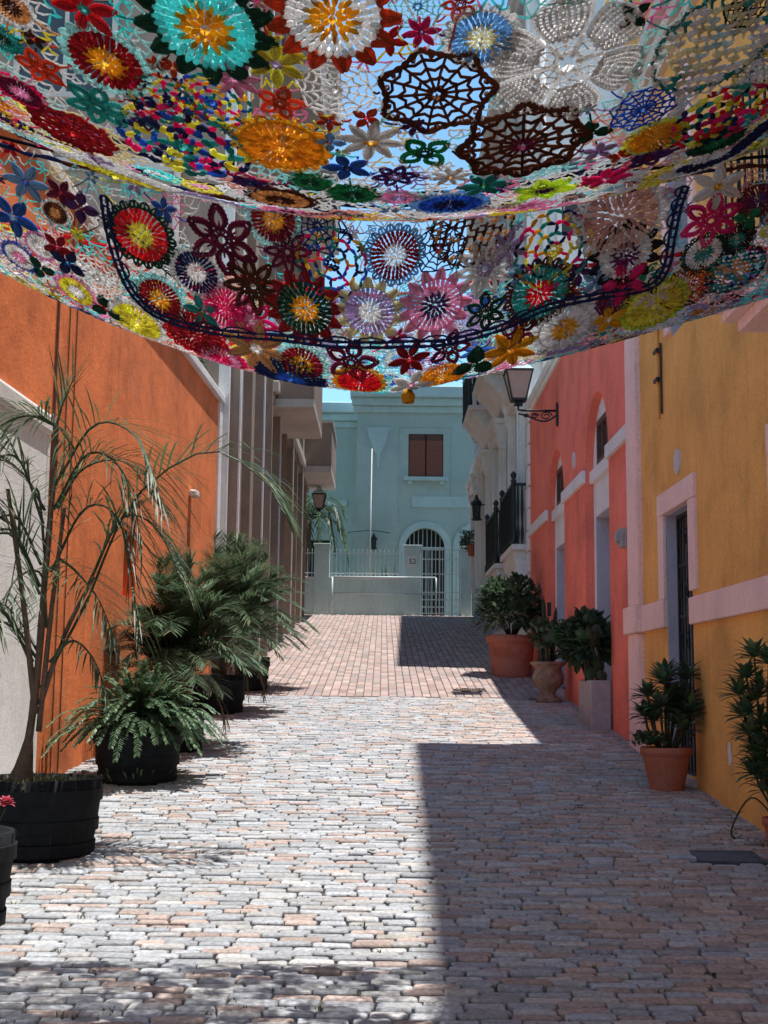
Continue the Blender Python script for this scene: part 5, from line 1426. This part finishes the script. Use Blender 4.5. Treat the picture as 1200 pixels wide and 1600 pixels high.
# fine lace netting worked into the gaps between the motifs
def lace(sh):
    f, Ys, S, ya, yb_ = SHEET[sh]; sa, sb = np.interp([ya, yb_], Ys, S); g = .030
    nx = int(4.64/g); ns = int((sb-sa)/(g*.87)); rs = np.random.RandomState(5)
    I, Jn = np.meshgrid(np.arange(nx), np.arange(ns), indexing='ij')
    X = -2.32+(I+.5*(Jn % 2))*g+rs.uniform(-.006, .006, I.shape); Sv = sa+Jn*g*.87+rs.uniform(-.006, .006, I.shape)
    mx = np.array([p[0] for p in placed[sh]]); ms = np.array([p[1] for p in placed[sh]]); mr = np.array([p[2] for p in placed[sh]])
    D = np.hypot(X[..., None]-mx, Sv[..., None]-ms)-mr; dm = D.min(-1); who = D.argmin(-1)
    pal = {i: RNG.choice('wcpaqyMPlSwh' if sh == 'A' else 'wqapMcPlqwS') for i in range(len(mx))}
    ok = (dm > -.018) & (dm < .055)
    Yv = np.interp(Sv, S, Ys); Z = f(X, Yv); P = np.stack([X, Yv, Z], -1); E, C = [], []
    for (di, dj) in ((1, 0), (0, 1), (-1, 1)):
        for i in range(nx):
            for j in range(ns):
                a_, b_ = i+di + ((j % 2) if dj else 0), j+dj
                if 0 <= a_ < nx and b_ < ns and ok[i, j] and ok[a_, b_] and rs.rand() < .66:
                    m_ = (P[i, j]+P[a_, b_])/2+np.array([rs.uniform(-.004, .004), 0, -.003]); E.append((P[i, j], m_, P[a_, b_])); C.append(PAL[pal[int(who[i, j])]])
    W = np.array(E); n = len(W); K = 3; sides = 4; r = .0026
    Tn = np.empty_like(W); Tn[:, 1] = W[:, 2]-W[:, 0]; Tn[:, 0] = W[:, 1]-W[:, 0]; Tn[:, 2] = W[:, 2]-W[:, 1]; Tn /= np.linalg.norm(Tn, axis=-1, keepdims=True)+1e-9
    A = np.cross(Tn, np.array([.13, .30, .94])); A /= np.linalg.norm(A, axis=-1, keepdims=True)+1e-9; B = np.cross(A, Tn); an = np.arange(sides)*2*math.pi/sides
    rr = np.array([.8, 1.25, .8])*r
    V = W[:, :, None, :]+(A[:, :, None, :]*np.cos(an)[:, None]+B[:, :, None, :]*np.sin(an)[:, None])*rr[None, :, None, None]
    base = np.array([(i*sides+k, i*sides+(k+1) % sides, (i+1)*sides+(k+1) % sides, (i+1)*sides+k) for i in range(K-1) for k in range(sides)])
    q = MB(); q.v = list(map(tuple, V.reshape(-1, 3).tolist())); q.f = list(map(tuple, (base[None]+(np.arange(n)*K*sides)[:, None, None]).reshape(-1, 4).tolist()))
    q.c = [c for c in C for _ in range(K*sides)]; q.usecol = True
    build('lace_infill', q, 'yarn', can[sh], smooth=True, kind='stuff')
lace('A'); lace('B')
# joining yarn, edge cords, navy ladder cord, hanging ropes
def sheet_line(sh, pts, mb, r, c, wob=0., sides=5):
    f = SHEET[sh][0]; P = bez([(x, y, 0) for x, y in pts], max(24, len(pts)*10)); W = []
    for i, p in enumerate(P): W.append((p.x, p.y, float(f(np.array(p.x), np.array(p.y)))+wob*math.sin(i*1.7)))
    mb.tube(W, r, sides, PAL[c]); return W
for sh in 'AB':
    f, Ys, S, ya, yb_ = SHEET[sh]; q = MB(); pl_ = placed[sh]
    for i, (x, s, r, cs) in enumerate(pl_):
        nb = sorted(((math.hypot(x-a_, s-b_)-r-c_, j) for j, (a_, b_, c_, d_) in enumerate(pl_) if j != i))[:4]
        for g, j in nb:
            if j < i and i in [k for _, k in sorted(((math.hypot(pl_[j][0]-a_, pl_[j][1]-b_)-pl_[j][2]-c_, k) for k, (a_, b_, c_, d_) in enumerate(pl_) if k != j))[:4]]: continue
            if g > .16: continue
            a_, b_, c_, d_ = pl_[j]; v = Vector((a_-x, b_-s)); n_ = v.length or 1
            p0 = Vector((x, s))+v*(r*.92/n_); p1 = Vector((a_, b_))-v*(c_*.92/n_); W = []
            for k in range(5):
                pp_ = p0.lerp(p1, k/4); Y = float(np.interp(pp_.y, S, Ys)); W.append((pp_.x, Y, float(f(np.array(pp_.x), np.array(Y)))-.004*math.sin(math.pi*k/4)))
            q.tube(W, .0028, 4, PAL[RNG.choice(cs)])
    build('joining_yarn', q, 'yarn', can[sh], kind='stuff')
def edge(sh, Y, c, r, c2):
    q = MB(); n = 60; f = SHEET[sh][0]
    for k in range(n):
        x0, x1 = -2.36+4.72*k/n, -2.36+4.72*(k+1)/n
        W = [(x0+(x1-x0)*e, Y+.010*math.sin(math.pi*e)*(1 if k % 2 else -1), float(f(np.array(x0+(x1-x0)*e), np.array(Y)))) for e in (0, .25, .5, .75, 1)]
        q.tube(W, [r*.7, r, r*1.1, r, r*.7], 6, PAL[(c if (k//3) % 2 else c2)])
    build('edge_cord', q, 'yarn', can[sh], smooth=True)
edge('A', 1.92, 'u', .008, 'y'); edge('A', 4.13, 'u', .008, 'n'); edge('B', 4.41, 'B', .008, 'n'); edge('B', 5.40, 'r', .010, 'r')
def ladder(sh, pts, w, c='n'):
    f = SHEET[sh][0]; NL = 40*len(pts)//4; P = bez([(x, y, 0) for x, y in pts], NL); q = MB(); Lf, Rt = [], []
    Ys, S = SHEET[sh][1], SHEET[sh][2]
    for i, p in enumerate(P):
        t = P[min(i+1, NL)]-P[max(i-1, 0)]; s0 = np.interp(p.y, Ys, S)
        t = Vector((t.x, float(np.interp(P[min(i+1, NL)].y, Ys, S)-np.interp(P[max(i-1, 0)].y, Ys, S)), 0)).normalized(); nn = Vector((-t.y, t.x, 0))
        for sg, A_ in ((1, Lf), (-1, Rt)):
            X = p.x+nn.x*w*sg; Y = float(np.interp(s0+nn.y*w*sg, S, Ys)); A_.append((X, Y, float(f(np.array(X), np.array(Y)))-.006))
    q.tube(Lf, [.0065+.0014*math.sin(i*2.1) for i in range(NL+1)], 6, PAL[c]); q.tube(Rt, [.0065+.0014*math.sin(i*1.7) for i in range(NL+1)], 6, PAL[c])
    for i in range(0, NL+1, 3): q.tube([Lf[i], Rt[i]], .0045, 5, PAL[c])
    for i in range(0, NL-5, 6):
        a_, b_ = Vector(Rt[i]), Vector(Rt[i+6]); o_ = (Vector(Rt[i+3])-Vector(Lf[i+3]))*.9; q.tube([a_, a_.lerp(b_, .25)+o_*.8, a_.lerp(b_, .5)+o_, a_.lerp(b_, .75)+o_*.8, b_], .004, 5, PAL[c])
    build('ladder_cord', q, 'yarn', can[sh], smooth=True)
ladder('B', [(-1.03, 4.45), (-1.02, 4.52), (-0.99, 4.61), (-0.94, 4.68), (-0.85, 4.72), (-0.64, 4.71), (-0.42, 4.68), (-0.20, 4.67), (0.02, 4.66), (0.23, 4.68), (0.43, 4.67), (0.59, 4.64), (0.78, 4.64), (0.98, 4.65), (1.04, 4.61), (1.05, 4.53), (1.06, 4.47), (1.08, 4.43)], .011)
ladder('A', [(0.80, 3.34), (0.88, 3.39), (0.94, 3.35), (0.97, 3.24), (1.00, 3.13)], .011)
q = MB(); f = zB; bx_, by_ = .09, 4.93; bz_ = float(f(np.array(bx_), np.array(by_)))
for k in range(26):
    an = k*2.4; e = k/26; q.tube([(bx_+.006*math.cos(an), by_+.006*math.sin(an), bz_), (bx_+.022*math.cos(an), by_+.022*math.sin(an), bz_-.025), (bx_+.018*math.cos(an)*(1-.3*e), by_+.018*math.sin(an)*(1-.3*e), bz_-.055)], [.005, .007, .006], 5, PAL[RNG.choice('oogo')])
build('tassel', q, 'yarn', can['B'], smooth=True)
for sh, Y in (('A', 1.9), ('A', 4.15), ('B', 4.38), ('B', 5.43)):
    f = SHEET[sh][0]; xl = -2.5-.039*10.8+.039*Y
    if Y < 9.3: xl += .06
    q = MB(); q.tube([(xl+(2.44-xl)*k/40, Y, float(f(np.array(xl+(2.44-xl)*k/40), np.array(Y)))+.006) for k in range(41)], .006, 6, (.02, .02, .025)); build('hanging_rope', q, 'yarn', can[sh])
